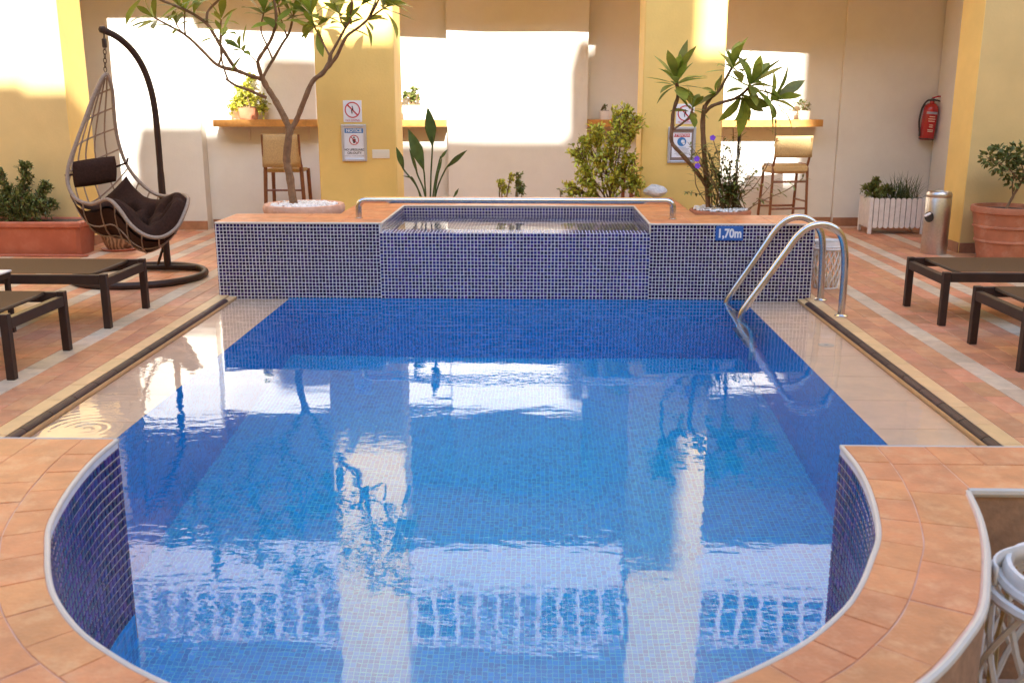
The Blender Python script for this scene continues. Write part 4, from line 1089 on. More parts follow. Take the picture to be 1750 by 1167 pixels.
for px_, py_, dy, n, L, ax in ROS: rosette(tree, pl_me, ony(px_, py_, Y1 + dy), int(n * 1.25) + 1, L * 1.3, ax, .25, 1.6)
# ---- small plumeria with its flowering companion
bc2 = V(ony(1230, 366, Y1).x, Y1, DECK)
bowl2 = thing('terracotta_bowl', 'terracotta bowl of white pebbles under the small plumeria at the right', 'plant pot', bc2)
RZ2 = 0.575
MB().lathe([(0.17, 0), (.22, .05), (.25, .3), (.262, .50), (.268, .53), (.262, RZ2 - DECK - .006), (.25, RZ2 - DECK), (.235, RZ2 - DECK - .01), (.0, RZ2 - DECK - .02)], bc2, 40).build('bowl', 'terracotta', bowl2, smooth=True)
pebbles(bowl2, bc2, .235, RZ2 + .002, 300)
t2 = thing('small_plumeria', 'small plumeria with two crooked stems in front of the right pillar', 'tree', V(bc2.x, Y1, RZ2 - .01))
S2 = [([(1211, 366, 0), (1209, 330, 0), (1207, 305, 0), (1203, 255, 0), (1201, 208, 0), (1205, 180, 0)], .030, .024),
      ([(1207, 318, 0), (1190, 293, -.03), (1165, 264, -.05), (1148, 243, -.07), (1149, 215, -.08), (1151, 190, -.09), (1159, 163, -.1), (1156, 142, -.1)], .024, .019),
      ([(1150, 222, -.08), (1166, 211, -.05), (1178, 200, -.02), (1184, 186, 0)], .012, .010),
      ([(1204, 184, 0), (1213, 170, .02), (1228, 156, .04), (1241, 134, .06), (1252, 114, .08)], .021, .014),
      ([(1205, 192, 0), (1216, 182, -.04), (1235, 175, -.08), (1256, 169, -.12), (1272, 158, -.15), (1283, 145, -.18)], .020, .014),
      ([(1262, 167, -.13), (1282, 176, -.1), (1302, 180, -.06), (1320, 172, -.02)], .012, .009)]
branches(S2, Y1).build('trunk', 'bark', t2, smooth=True)
for px_, py_, dy, n, L, ax, lo, hi in [(1157, 138, -.1, 16, .30, (0, -.1, 1), .1, 1.75), (1184, 184, 0, 7, .23, (.3, -.3, .5), .3, 1.7), (1253, 112, .08, 12, .24, (.1, 0, 1), .1, 1.6), (1284, 143, -.18, 14, .30, (.4, -.3, .8), .2, 1.7), (1321, 171, -.02, 10, .31, (.8, -.2, .3), .2, 1.7), (1268, 168, -.13, 5, .27, (.1, -.4, -.5), .2, 1.0), (1222, 158, .04, 4, .2, (-.4, -.2, .6), .3, 1.1)]:
    rosette(t2, pl_me, ony(px_, py_, Y1 + dy), int(n * 1.6), L * 1.04, ax, lo, hi)
rl = thing('flowering_shrub', 'thin-stemmed shrub with purple flowers beside the small plumeria', 'shrub', V(bc2.x + .05, Y1, RZ2 - .01))
stems = MB(); lv = MB(); tips = []
base0 = V(bc2.x + .06, Y1 - .02, RZ2 - .015)
for i in range(58):
    tx = rnd.gauss(1238, 30); ty_ = rnd.uniform(232, 330); e = ony(tx, ty_, Y1 + rnd.uniform(-.2, .15)); b0 = base0 + V(rnd.uniform(-.14, .17), rnd.uniform(-.08, .08), 0)
    mid_ = b0.lerp(e, .5) + V(rnd.uniform(-.04, .04), rnd.uniform(-.03, .03), .04); c_ = catmull([b0, mid_, e], 6); stems.tube(c_, [.0045 - .0025 * k / 12 for k in range(13)], 5); tips.append(e)
    for k in range(3, 13):
        for sg in (-1, 1):
            if rnd.random() < .75:
                a_ = rnd.uniform(0, 6.28); d = V(math.cos(a_) * sg, math.sin(a_), rnd.uniform(-.2, .7)); lv.blade(c_[k], d, (0, 0, 1), rnd.uniform(.07, .13), rnd.uniform(.016, .026), 3, .25, .2)
for pts in ([(1250, 350, 0), (1290, 318, -.1), (1320, 262, -.15), (1326, 215, -.15), (1325, 190, -.15)], [(1245, 355, 0), (1262, 300, .05), (1266, 235, .08), (1268, 205, .1)], [(1270, 362, 0), (1310, 340, -.1), (1345, 325, -.15), (1372, 305, -.2)], [(1205, 345, -.05), (1190, 318, -.1), (1187, 295, -.1), (1180, 285, -.1)], [(1240, 340, 0), (1252, 260, 0), (1253, 220, .0)]):
    c_ = catmull([ony(a_, b_, Y1 + q_) for a_, b_, q_ in pts], 6); stems.tube(c_, .0042, 5)
    for k in range(8, len(c_), 2):
        for sg in (-1, 1):
            a_ = rnd.uniform(0, 6.28); lv.blade(c_[k], V(math.cos(a_), math.sin(a_) * .6, rnd.uniform(-.1, .6)) * sg + V(0, 0, .3), (0, 0, 1), rnd.uniform(.06, .11), .02, 3, .25, .2)
stems.build('stems', 'young_bark', rl, smooth=True); lv.build('foliage', 'shrub_leaf', rl, kind='stuff')
fl_me = MB()
for k in range(5):
    a_ = k * 1.2566; fl_me.blade((0, 0, 0), (math.cos(a_), math.sin(a_), .35), (0, 0, 1), .032, .032, 3, .25, .1, peak=.65)
fl_me = fl_me.mesh('flower', 'purple_petal', smooth=True)
for px_, py_, dy in ((1218, 236, -.2), (1192, 284, -.25), (1191, 272, -.25)):
    fp_ = ony(px_, py_, Y1 + dy); MB().tube(catmull([base0 + V(-.05, -.05, 0), base0.lerp(fp_, .5) + V(0, -.06, .03), fp_], 5), .0035, 5).build('flower_stem', 'young_bark', rl, smooth=True)
    o = link('flower', fl_me, rl, ony(px_, py_, Y1 + dy) - ORG[rl.name]); o.rotation_euler = (1.2, rnd.uniform(-.3, .3), rnd.uniform(-.5, .5)); o.scale = (.85,) * 3
# black drip stakes
for k, (px_, py_) in enumerate(((1266, 205), (1262, 230))):
    e = ony(px_, py_, Y1 + .05); solo('plant_stake', MB().tube([V(e.x - .01, e.y, RZ2 - .01), e], .006, 6), 'black_rubber', ('taller', 'shorter')[k] + ' black support stake among the purple-flowered stems', 'stake', 'plant stakes')

# ---- leafy shrubs
def bush(name, label, base, clumps, mt, n, L, W, parent_pot=None, stem_mt='young_bark', seed=3, seg=3, updir=.5):
    r_ = random.Random(seed); t = thing(name, label, 'shrub', base); st_ = MB(); lf = MB()
    tot = sum(c_[3] for c_ in clumps)
    for cx_, cy_, cz_, w in clumps:
        cen_ = V(cx_, cy_, cz_); rad = w
        c_ = catmull([Vector(base) + V(r_.uniform(-.04, .04), r_.uniform(-.03, .03), 0), Vector(base).lerp(cen_, .55) + V(r_.uniform(-.03, .03), r_.uniform(-.03, .03), .03), cen_ + V(0, 0, rad * .6)], 6); st_.tube(c_, [.009 - .0055 * k / 12 for k in range(13)], 5)
        m_ = int(n * w / tot)
        tw = []
        for q in range(max(3, m_ // 12)):
            d = V(r_.gauss(0, 1), r_.gauss(0, 1), r_.gauss(.25, 1)).normalized(); s0 = c_[r_.randint(6, 12)]; e = cen_ + d * rad * r_.uniform(.55, 1.1); st_.tube([s0, s0.lerp(e, .5) + V(0, 0, .01), e], [.003, .0025, .0015], 4); tw.append((s0, e))
        for q in range(m_):
            s0, e = r_.choice(tw); u_ = r_.uniform(.25, 1.05); p = s0.lerp(e, u_); ax = (e - s0).normalized()
            d = ax * r_.uniform(.1, .9) + V(r_.gauss(0, 1), r_.gauss(0, 1), r_.gauss(.2, 1)) * .6 + V(0, 0, updir * .5)
            lf.blade(p, d, V(r_.gauss(0, .4), r_.gauss(0, .4), 1), L * r_.uniform(.6, 1.2), W * r_.uniform(.7, 1.2), seg, r_.uniform(0, .25), .25)
    st_.build('stems', stem_mt, t, smooth=True); lf.build('foliage', mt, t, kind='stuff'); return t
def blobs(pts, y): return [(*ony(px_, py_, y + dy), r_) for px_, py_, dy, r_ in pts]
bush('variegated_shrub', 'loose yellow-green variegated shrub between basin and right pillar', (ony(1040, 340, 9.66).x, 9.66, .49),
     blobs([(1060, 205, .05, .13), (1085, 215, .02, .11), (1020, 230, 0, .12), (1055, 245, -.05, .15), (990, 265, 0, .11), (1030, 280, -.08, .15), (1075, 285, 0, .15), (1000, 305, -.05, .12), (970, 325, -.05, .07), (1045, 318, -.1, .13), (1085, 320, -.05, .12), (1000, 245, .05, .07), (1072, 188, .06, .05), (1010, 325, -.06, .1)], 9.66), 'variegated_leaf', 4200, .056, .027, seed=5)
bush('small_shrub', 'small reddish-tipped shrub in the middle of the planting bed', (ony(858, 338, 9.62).x, 9.62, .49), blobs([(857, 316, 0, .055), (860, 328, 0, .06), (874, 302, 0, .03)], 9.62), 'variegated_leaf', 380, .038, .02, seed=8)
bush('small_shrub', 'small upright light green plant in the planting bed', (ony(887, 338, 9.62).x, 9.62, .49), blobs([(886, 302, 0, .035), (887, 318, 0, .04), (889, 330, 0, .045)], 9.62), 'shrub_leaf', 320, .04, .02, seed=9)
bush('small_shrub', 'tiny dark green seedling left of the variegated shrub', (ony(957, 338, 9.62).x, 9.62, .49), blobs([(957, 328, 0, .035)], 9.62), 'dark_leaf', 30, .03, .02, seed=10)
# ---- bird-of-paradise plant
bp_ = thing('strelitzia_plant', 'bird-of-paradise plant with tall paddle leaves left of the basin centre', 'plant', (ony(732, 338, 9.6).x, 9.6, .49))
SB = ony(732, 345, 9.6); stk = MB()
st_me = leaf_mesh('strelitzia_leaf', 1, .30, .10, 8, peak=.45, fold=.30); st_me2 = leaf_mesh('strelitzia_leaf', 1, .40, .22, 8, peak=.4, fold=.2)
for (bx, jx, jy, ex_, ey_, me, W_) in [(735, 739, 250, 732, 183, st_me, 1), (728, 724, 290, 699, 220, st_me, 1), (738, 752, 272, 765, 255, st_me2, .6), (740, 763, 287, 797, 257, st_me, .6), (722, 705, 305, 690, 300, st_me2, .35), (726, 690, 290, 678, 252, st_me, .9), (775, 775, 338, 784, 322, st_me, .8), (730, 714, 300, 700, 253, st_me, .4), (742, 748, 300, 756, 268, st_me, .4)]:
    dy = rnd.uniform(-.08, .08); j = ony(jx, jy, 9.6 + dy); e = ony(ex_, ey_, 9.6 + dy * 2 - .05); b0 = V(ony(bx, 345, 9.6).x, 9.6, .48)
    stk.tube(catmull([b0, b0.lerp(j, .5) + V((bx - jx) * .0006, 0, .02), j, j.lerp(e, .25)], 5), .0085, 6)
    d = e - j; o = put_leaf(me, bp_, j, d, V(.25, -1, .35), d.length); o.scale = (d.length * W_ if W_ < 1 else d.length, d.length, d.length)
stk.build('stalks', 'strelitzia_leaf', bp_, smooth=True)
# ---- trough planter (left)
tp = thing('trough_planter', 'long terracotta plastic trough planter against the left wall', 'plant pot', (-5.0, 9.5, DECK))
def taper(mb, x0, x1, y0, y1, z0, z1, ins, ch=.03):
    def loop(a, b, c_, d, z, r_): return [V(a + r_, c_, z), V(b - r_, c_, z), V(b, c_ + r_, z), V(b, d - r_, z), V(b - r_, d, z), V(a + r_, d, z), V(a, d - r_, z), V(a, c_ + r_, z)]
    lo = loop(x0 + ins, x1 - ins, y0 + ins, y1 - ins, z0, ch); hi = loop(x0, x1, y0, y1, z1, ch)
    mb.add(lo + hi, [list(range(8))[::-1], [8 + i for i in range(8)]] + [[i, (i + 1) % 8, 8 + (i + 1) % 8, 8 + i] for i in range(8)]); return mb
TX1 = ony(136, 380, 9.35).x; TZ = ony(60, 380, 9.33).z
taper(MB(), TX1 - 1.15, TX1 - .02, 9.36, 9.76, DECK, TZ - .05, .03).build('tub', 'plastic_terracotta', tp)
rimb = MB()
for lo, hi in (((TX1 - 1.17, 9.335, TZ - .06), (TX1, 9.40, TZ)), ((TX1 - 1.17, 9.72, TZ - .06), (TX1, 9.785, TZ)), ((TX1 - .065, 9.401, TZ - .06), (TX1 - .0001, 9.719, TZ - .0005)), ((TX1 - 1.17, 9.401, TZ - .06), (TX1 - 1.105, 9.719, TZ - .0005))): rimb.box(lo, hi, .012)
rimb.build('rim', 'plastic_terracotta', tp)
MB().box((TX1 - 1.10, 9.401, TZ - .055), (TX1 - .066, 9.718, TZ - .012)).build('soil', 'soil', tp)
solo('planter_tray', MB().box((TX1 - 1.1, 9.30, DECK), (TX1 + .06, 9.345, DECK + .02), .006), 'plastic_terracotta', 'flat terracotta tray sticking out under the trough planter', 'tray')
TB = (ony(40, 380, 9.55).x, 9.56, TZ - .02)
bush('potted_shrub', 'dense dark green shrub with one tall spire in the trough planter', TB,
     blobs([(42, 285, 0, .06), (43, 305, 0, .07), (42, 325, 0, .08), (10, 330, 0, .10), (5, 355, -.05, .13), (35, 350, -.06, .14), (62, 345, -.02, .10), (80, 322, 0, .06), (72, 360, -.08, .11), (90, 352, 0, .06), (20, 368, -.1, .12), (50, 370, -.1, .12), (-15, 340, 0, .15), (0, 300, .03, .06)], 9.56), 'dark_leaf', 5200, .046, .019, seed=12, updir=1.0)
# ---- decorated pot behind the hanging chair
dpc = onz(205, 427, DECK); dp = thing('patterned_pot', 'small glazed pot with leaf pattern on a saucer behind the hanging chair', 'plant pot', dpc)
m_ = bpy.data.materials.new('patterned_glaze'); m_.use_nodes = True; nn = m_.node_tree.nodes; ll = m_.node_tree.links
wv = nn.new('ShaderNodeTexWave'); wv.inputs['Scale'].default_value = 9; wv.inputs['Distortion'].default_value = 9; wv.inputs['Detail'].default_value = 2; g_ = nn.new('ShaderNodeNewGeometry'); ll.new(g_.outputs['Position'], wv.inputs['Vector'])
cr = nn.new('ShaderNodeValToRGB'); cr.color_ramp.elements[0].color = (.12, .05, .02, 1); cr.color_ramp.elements[1].color = (.45, .25, .12, 1); ll.new(wv.outputs['Fac'], cr.inputs[0]); ll.new(cr.outputs[0], nn['Principled BSDF'].inputs['Base Color']); nn['Principled BSDF'].inputs['Roughness'].default_value = .4; M['patterned_glaze'] = m_
MB().lathe([(.11, .012), (.14, .06), (.175, .16), (.19, .27), (.195, .30), (.175, .30), (.16, .27), (0, .265)], dpc, 32).build('pot', 'patterned_glaze', dp, smooth=True)
MB().lathe([(.13, 0), (.165, .004), (.18, .02), (.17, .024), (.14, .012), (0, .011)], dpc, 32).build('saucer', 'plastic_terracotta', dp, smooth=True)
bush('potted_shrub', 'thin green plant in the patterned pot behind the hanging chair', dpc + V(0, 0, .27), [(dpc.x, dpc.y, dpc.z + .42, .10), (dpc.x + .02, dpc.y, dpc.z + .54, .08), (dpc.x - .06, dpc.y, dpc.z + .48, .07)], 'shrub_leaf', 160, .05, .022, seed=14)
# ---- big pot at the right with small tree
pc = V(ony(1716, 400, 9.45).x, 9.45, DECK); bigp = thing('ribbed_terracotta_pot', 'big round terracotta pot with raised bands by the right wall', 'plant pot', pc)
PR = (ony(1775, 360, 9.45).x - ony(1660, 360, 9.45).x) / 2; PH = ony(1716, 352, 9.45).z - DECK
MB().lathe([(PR * .70, 0), (PR * .76, .1), (PR * .80, PH * .33), (PR * .84, PH * .34), (PR * .84, PH * .37), (PR * .82, PH * .385), (PR * .87, PH * .60), (PR * .91, PH * .61), (PR * .91, PH * .64), (PR * .885, PH * .655), (PR * .94, PH * .87), (PR * 1.0, PH * .89), (PR * 1.01, PH * .95), (PR * .99, PH * 1.0), (PR * .90, PH), (PR * .88, PH * .93), (0, PH * .92)], pc, 44).build('pot', 'terracotta', bigp, smooth=True)
MB().lathe([(PR * .879, 0), (PR * .5, .012), (0.001, .016)], pc + V(0, 0, PH * .925), 24).build('soil', 'soil', bigp)
stt = thing('small_potted_tree', 'leaning small tree with round dark leaves in the big ribbed pot', 'tree', pc + V(0, 0, PH * .93))
brs = [([(1718, 360, 0), (1730, 338, 0), (1742, 318, 0), (1752, 300, 0)], .017, .012), ([(1731, 335, 0), (1730, 315, -.03), (1733, 300, -.05)], .009, .006), ([(1745, 312, 0), (1725, 290, -.05), (1700, 275, -.05), (1685, 268, -.05)], .008, .004), ([(1750, 303, 0), (1745, 280, .05), (1730, 262, .05)], .008, .004), ([(1752, 300, 0), (1775, 280, 0), (1790, 270, 0)], .008, .004)]
branches(brs, 9.45).build('trunk', 'bark', stt, smooth=True)
lf = MB(); r_ = random.Random(21)
for px_, py_, rad in [(1690, 270, .07), (1710, 278, .09), (1725, 268, .09), (1745, 262, .1), (1725, 295, .08), (1748, 285, .1), (1735, 310, .06), (1765, 275, .12), (1790, 275, .12), (1705, 258, .04)]:
    cen_ = ony(px_, py_, 9.45)
    for q in range(int(900 * rad)):
        d = V(r_.gauss(0, 1), r_.gauss(0, 1), r_.gauss(0, .8)).normalized(); p = cen_ + d * rad * r_.random() ** .4; lf.blade(p, d + V(0, 0, .3), V(r_.gauss(0, .5), r_.gauss(0, .5), 1), r_.uniform(.04, .07), r_.uniform(.025, .036), 3, .15, .2)
lf.build('crown', 'dark_leaf', stt, kind='stuff')
# ---- slatted white planter box
wp = thing('slatted_planter_box', 'white wooden slatted planter box on legs under the fire extinguisher', 'plant pot', (4.05, 11.4, DECK))
X0, X1 = onz(1481, 400, DECK).x, onz(1576, 400, DECK).x; YF = 11.17; YR = 11.52; ZT_ = ony(1520, 339, YF).z; ZB_ = ony(1520, 390, YF).z
for x, y in ((X0 + .02, YF), (X1 - .02, YF), (X0 + .02, YR), (X1 - .02, YR)): MB().box((x - .022, y - .012, DECK), (x + .022, y + .02, ZT_ + .005), .008).build('leg', 'white_paint', wp)
ns = 9
def slat(cx_, cy_, rot):
    mb = MB(); w = .026; pts = [(-w, .02)] + [(-w * math.cos(a_), .02 - w * .8 * math.sin(a_)) for a_ in [math.pi * k / 6 for k in range(7)]] + [(w, .02)] + [(w, ZT_ - ZB_ - .02)] + [(w * math.cos(a_), ZT_ - ZB_ - .02 + w * .8 * math.sin(a_)) for a_ in [math.pi * k / 6 for k in range(7)]] + [(-w, ZT_ - ZB_ - .02)]
    out = []
    for p in pts:
        if not out or (abs(p[0] - out[-1][0]) + abs(p[1] - out[-1][1])) > 1e-5: out.append(p)
    if abs(out[0][0] - out[-1][0]) + abs(out[0][1] - out[-1][1]) < 1e-5: out.pop()
    n = len(out); mtx = Matrix.Translation((cx_, cy_, ZB_)) @ Matrix.Rotation(rot, 4, 'Z')
    vs = [mtx @ V(a_, -.007, b_) for a_, b_ in out] + [mtx @ V(a_, .007, b_) for a_, b_ in out]
    mb.add(vs, [list(range(n)), [n + i for i in range(n)][::-1]] + [[i, (i + 1) % n, n + (i + 1) % n, n + i] for i in range(n)]); mb.build('slat', 'white_paint', wp)
for i in range(ns): slat(X0 + .075 + (X1 - X0 - .15) * i / (ns - 1), YF, 0)
for i in range(5): slat(X0 + .01, YF + .06 + .06 * i, math.pi / 2); slat(X1 - .01, YF + .06 + .06 * i, math.pi / 2)
MB().box((X0 + .03, YF + .03, ZB_ + .03), (X1 - .03, YR - .01, ZT_ - .05)).build('inner_box', 'soil', wp)
bush('planter_shrub', 'leafy green plant at the left end of the white slatted box', (X0 + .18, YF + .18, ZT_ - .06), blobs([(1492, 318, .15, .05), (1485, 328, .15, .08), (1500, 328, .12, .10), (1515, 330, .15, .09), (1496, 310, .17, .04)], YF), 'shrub_leaf', 900, .05, .024, seed=31)
gt = thing('grass_plant', 'spiky grass-like plant at the right end of the white slatted box', 'plant', (X1 - .22, YF + .17, ZT_ - .06)); gl = MB(); r_ = random.Random(33)
for i in range(190):
    a_ = r_.uniform(0, 6.283); t_ = abs(r_.gauss(0, .5)); d = V(math.cos(a_) * math.sin(t_), math.sin(a_) * math.sin(t_) * .6, math.cos(t_)); gl.blade(V(X1 - .24 + r_.gauss(0, .08), YF + .17 + r_.gauss(0, .05), ZT_ - .07), d, (0, 0, 1), r_.uniform(.18, .40), .010, 4, r_.uniform(.1, .5), .3, peak=.3, base=.7)
gl.build('blades', 'grass_leaf', gt, kind='stuff')
# ---- pots on the shelves
def shelf_pot(px_, sh_, w, h_, label, mt, leafmt, clumps, n, L, W, seed, plabel, dep=.13):
    y = yw(ony(px_, 200, 11.5).x) - dep; x = ony(px_, 200, y).x; z = sh_[3]
    t = thing('shelf_pot', label, 'plant pot', (x, y, z)); po = taper(MB(), x - w, x + w, y - w * .8, y + w * .8, z, z + h_, w * .12, .012).build('pot', mt, t); MB().box((x - w * .8, y - w * .6, z + h_), (x + w * .8, y + w * .6, z + h_ + .004)).build('soil', 'soil', po)
    bush('shelf_plant', plabel, (x, y, z + h_), [(x + a_, y + b_, z + h_ + c_, r_) for a_, b_, c_, r_ in clumps], leafmt, n, L, W, seed=seed)
shelf_pot(425, sh1, .10, .13, 'orange clay pot on the shelf behind the big plumeria', 'terracotta', 'variegated_leaf', [(0, 0, .08, .11), (-.13, 0, .05, .10), (.13, 0, .05, .10), (.0, 0, .2, .09), (.05, 0, .32, .06), (-.16, 0, -.04, .08), (.17, 0, -.04, .07), (-.08, 0, .15, .1)], 1700, .045, .024, 41, 'bushy bright green plant spilling over the orange clay pot on the left shelf')
shelf_pot(706, sh2, .115, .16, 'square cream clay pot on the short middle shelf', 'ceramic', 'shrub_leaf', [(0, 0, .06, .05), (-.07, 0, .12, .05), (.05, 0, .10, .05), (.02, 0, .15, .04), (-.02, 0, .10, .04)], 230, .05, .032, 42, 'small jade-like plant in the square cream pot on the middle shelf')
shelf_pot(1033, sh3, .06, .10, 'small white pot on the shelf behind the yellow-green shrub', 'white_paint', 'dark_leaf', [(0, 0, .03, .05)], 50, .035, .014, 43, 'tiny dark plant in the small white pot behind the shrub')
shelf_pot(1374, sh4, .065, .10, 'small cream pot on the right shelf under the plumeria leaves', 'ceramic', 'dark_leaf', [(-.03, 0, .05, .07), (.03, 0, .03, .05), (-.08, 0, .06, .05)], 110, .05, .014, 44, 'spiky dark plant in the small cream pot on the right shelf')
# stone on the basin corner
sp = onz(1120, 336, BZ); stn = MB(); vs = []; r_ = random.Random(5)
for i in range(9):
    for j in range(16):
        ph = math.pi * i / 8; th = 2 * math.pi * j / 16; k = 1 + .10 * math.sin(th * 3 + i) + .05 * math.sin(th * 5 + 2 * i) + r_.uniform(-.05, .05); vs.append(sp + V(.115 * math.sin(ph) * math.cos(th) * k, .075 * math.sin(ph) * math.sin(th) * k, .052 + .052 * math.cos(ph) * k + .012 * math.sin(th)))
stn.add(vs, [[i * 16 + j, i * 16 + (j + 1) % 16, (i + 1) * 16 + (j + 1) % 16, (i + 1) * 16 + j] for i in range(8) for j in range(16)])
solo('white_stone', stn, 'stone_white', 'rough white stone lying on the back right corner of the basin', 'stone', smooth=True)
# ================================================================== SIGNS AND SMALL THINGS
RX = (math.pi / 2, 0, 0)
def plate(mb, x0, x1, z0, z1, y0, th=.004, ch=.001): return mb.box((x0, y0 - th, z0), (x1, y0, z1), ch)
def xz(px_, py_, y): p = ony(px_, py_, y); return p.x, p.z
def no_diving(px0, px1, py0, py1, label):
    x0, z1 = xz(px0, py0, PY0); x1, z0 = xz(px1, py1, PY0)
    t = thing('no_diving_sign', label, 'sign', ((x0 + x1) / 2, PY0, z0), 'no diving signs')
    sh_o = plate(MB(), x0, x1, z0, z1, PY0 - .001).build('sheet', 'sign_white', t)
    cx_, w = (x0 + x1) / 2, (x1 - x0); cz = z1 - w * .50; y = PY0 - .0062; r_ = w * .42
    mb = MB(); mb.disc((cx_, y, cz), r_, (0, -1, 0), 32, r_ * .86)
    mb.quad(*[V(cx_ + a_, y - .0002, cz + b_) for a_, b_ in ((-r_ * .70, r_ * .58), (-r_ * .58, r_ * .70), (r_ * .70, -r_ * .58), (r_ * .58, -r_ * .70))]); mb.build('prohibition_ring', 'sign_red', sh_o)
    f = MB(); f.tube([V(cx_ - .01 * w, y + .002, cz + r_ * .5), V(cx_ + .02 * w, y + .002, cz + r_ * .2), V(cx_ - .05 * w, y + .002, cz - r_ * .1), V(cx_ - .02 * w, y + .002, cz - r_ * .45)], w * .03, 6)
    f.tube([V(cx_ + .02 * w, y + .002, cz + r_ * .2), V(cx_ + .06 * w, y + .002, cz - r_ * .15)], w * .02, 6); f.build('diver_figure', 'sign_black', sh_o)
    text('NO DIVING', w * .15, (cx_, y, z0 + w * .09), RX, 'sign_red', sh_o)
no_diving(586, 619, 172, 209, 'white no-diving sheet above the lifeguard notice on the left pillar')
no_diving(1156, 1186, 178, 212, 'white no-diving sheet partly hidden by plumeria leaves on the right pillar')
def framed(px0, px1, py0, py1, label, kind):
    x0, z1 = xz(px0, py0, PY0); x1, z0 = xz(px1, py1, PY0); t = thing('framed_notice', label, 'sign', ((x0 + x1) / 2, PY0, z0), 'framed pool notices')
    b_ = .026; y = PY0 - .001
    fr = MB(); fr.box((x0, y - .022, z0), (x0 + b_, y, z1), .005); fr.box((x1 - b_, y - .022, z0), (x1, y, z1), .005); fr.box((x0 + b_, y - .0215, z0), (x1 - b_, y, z0 + b_), .005); fr.box((x0 + b_, y - .0215, z1 - b_), (x1 - b_, y, z1), .005)
    fr.build('frame', 'frame_metal', t)
    cx_ = (x0 + x1) / 2; w = x1 - x0 - 2 * b_; yy = y - .009
    bk_o = plate(MB(), x0 + b_ * .8, x1 - b_ * .8, z0 + b_ * .8, z1 - b_ * .8, y - .001, .007).build('backing', 'sign_white' if kind == 'notice' else 'frame_backing', t)
    if kind == 'notice':
        h_ = z1 - z0
        plate(MB(), x0 + b_ + .006, x1 - b_ - .006, z1 - b_ - .012 - h_ * .125, z1 - b_ - .012, yy + .001, .0012, 0).build('header', 'sign_sky', bk_o)
        text('NOTICE', w * .215, (cx_, yy - .0006, z1 - b_ - .012 - h_ * .0625), RX, 'sign_white', bk_o, bold=.0012)
        cz = z1 - h_ * .42; r_ = w * .25; mb = MB(); mb.disc((cx_, yy - .0004, cz), r_, (0, -1, 0), 32, r_ * .84); mb.quad(*[V(cx_ + a_, yy - .0008, cz + c_) for a_, c_ in ((-r_ * .66, r_ * .54), (-r_ * .54, r_ * .66), (r_ * .66, -r_ * .54), (r_ * .54, -r_ * .66))]); mb.build('prohibition_ring', 'sign_red', bk_o)
        f = MB(); f.disc((cx_, yy, cz + r_ * .50), r_ * .17, (0, -1, 0), 16); f.quad(V(cx_ - r_ * .3, yy, cz - r_ * .25), V(cx_ + r_ * .3, yy, cz - r_ * .25), V(cx_ + r_ * .34, yy, cz + r_ * .22), V(cx_ - r_ * .34, yy, cz + r_ * .22)); f.quad(V(cx_ - r_ * .2, yy, cz - r_ * .62), V(cx_ + r_ * .2, yy, cz - r_ * .62), V(cx_ + r_ * .2, yy, cz - r_ * .27), V(cx_ - r_ * .2, yy, cz - r_ * .27)); f.build('lifeguard_figure', 'sign_black', bk_o)
        text('NO LIFEGUARD', w * .148, (cx_, yy - .0004, z0 + h_ * .315), RX, 'sign_black', bk_o, bold=.0006); text('ON DUTY', w * .16, (cx_, yy - .0004, z0 + h_ * .225), RX, 'sign_black', bk_o, bold=.0006); text('SWIM AT YOUR OWN RISK', w * .082, (cx_, yy - .0004, z0 + h_ * .15), RX, 'sign_grey', bk_o)
    else:
        h_ = z1 - z0; pz1 = z1 - h_ * .165; pz0 = z0 + h_ * .16; pw_ = w * .43
        plate(MB(), cx_ - pw_, cx_ + pw_, pz0, pz1, yy + .0012, .0015, 0).build('paper', 'sign_white', t)
        plate(MB(), cx_ - pw_ * .82, cx_ + pw_ * .82, pz1 - h_ * .115, pz1 - h_ * .025, yy - .0006, .001, 0).build('header', 'sign_red', bk_o)
        text('ATTENTION', w * .135, (cx_, yy - .0020, pz1 - h_ * .07), RX, 'sign_white', bk_o, bold=.0006)
        cz = z0 + h_ * .59; r_ = w * .20; MB().disc((cx_, yy - .0008, cz), r_, (0, -1, 0), 28).build('mask_disc', 'sign_sky', bk_o)
        f = MB(); f.disc((cx_ + r_ * .25, yy - .0012, cz + r_ * .1), r_ * .42, (0, -1, 0), 18); f.disc((cx_ + r_ * .45, yy - .0012, cz - r_ * .35), r_ * .30, (0, -1, 0), 14); f.build('masked_face', 'sign_white', bk_o)
        for k in range(7):
            wv_ = pw_ * (.45 if k == 0 else (.78, .70, .76, .6, .74, .5)[k - 1]); zz = z0 + h_ * (.43 - .036 * k); plate(MB(), cx_ - wv_, cx_ + wv_, zz, zz + h_ * .012, yy - .0004, .0006, 0).build('text_line', 'sign_sky' if k == 0 else 'sign_grey', bk_o)
framed(583, 628, 213, 276, 'silver framed NOTICE no lifeguard on duty sign on the left pillar', 'notice')
framed(1142, 1187, 217, 279, 'silver framed ATTENTION notice behind the small plumeria on the right pillar', 'attention')
x0, z1 = xz(636, 256, PY0); x1, z0 = xz(666, 271, PY0); sw_ = thing('switch_plate', 'blank cream switch plate beside the lifeguard notice', 'switch plate', ((x0 + x1) / 2, PY0, z0))
MB().box((x0, PY0 - .009, z0), (x1, PY0 - .0005, z1), .003).build('plate', 'switch_plastic', sw_); MB().box((x0 + .014, PY0 - .0108, z0 + .014), (x1 - .014, PY0 - .0085, z1 - .014), .001).build('cover', 'switch_plastic', sw_)
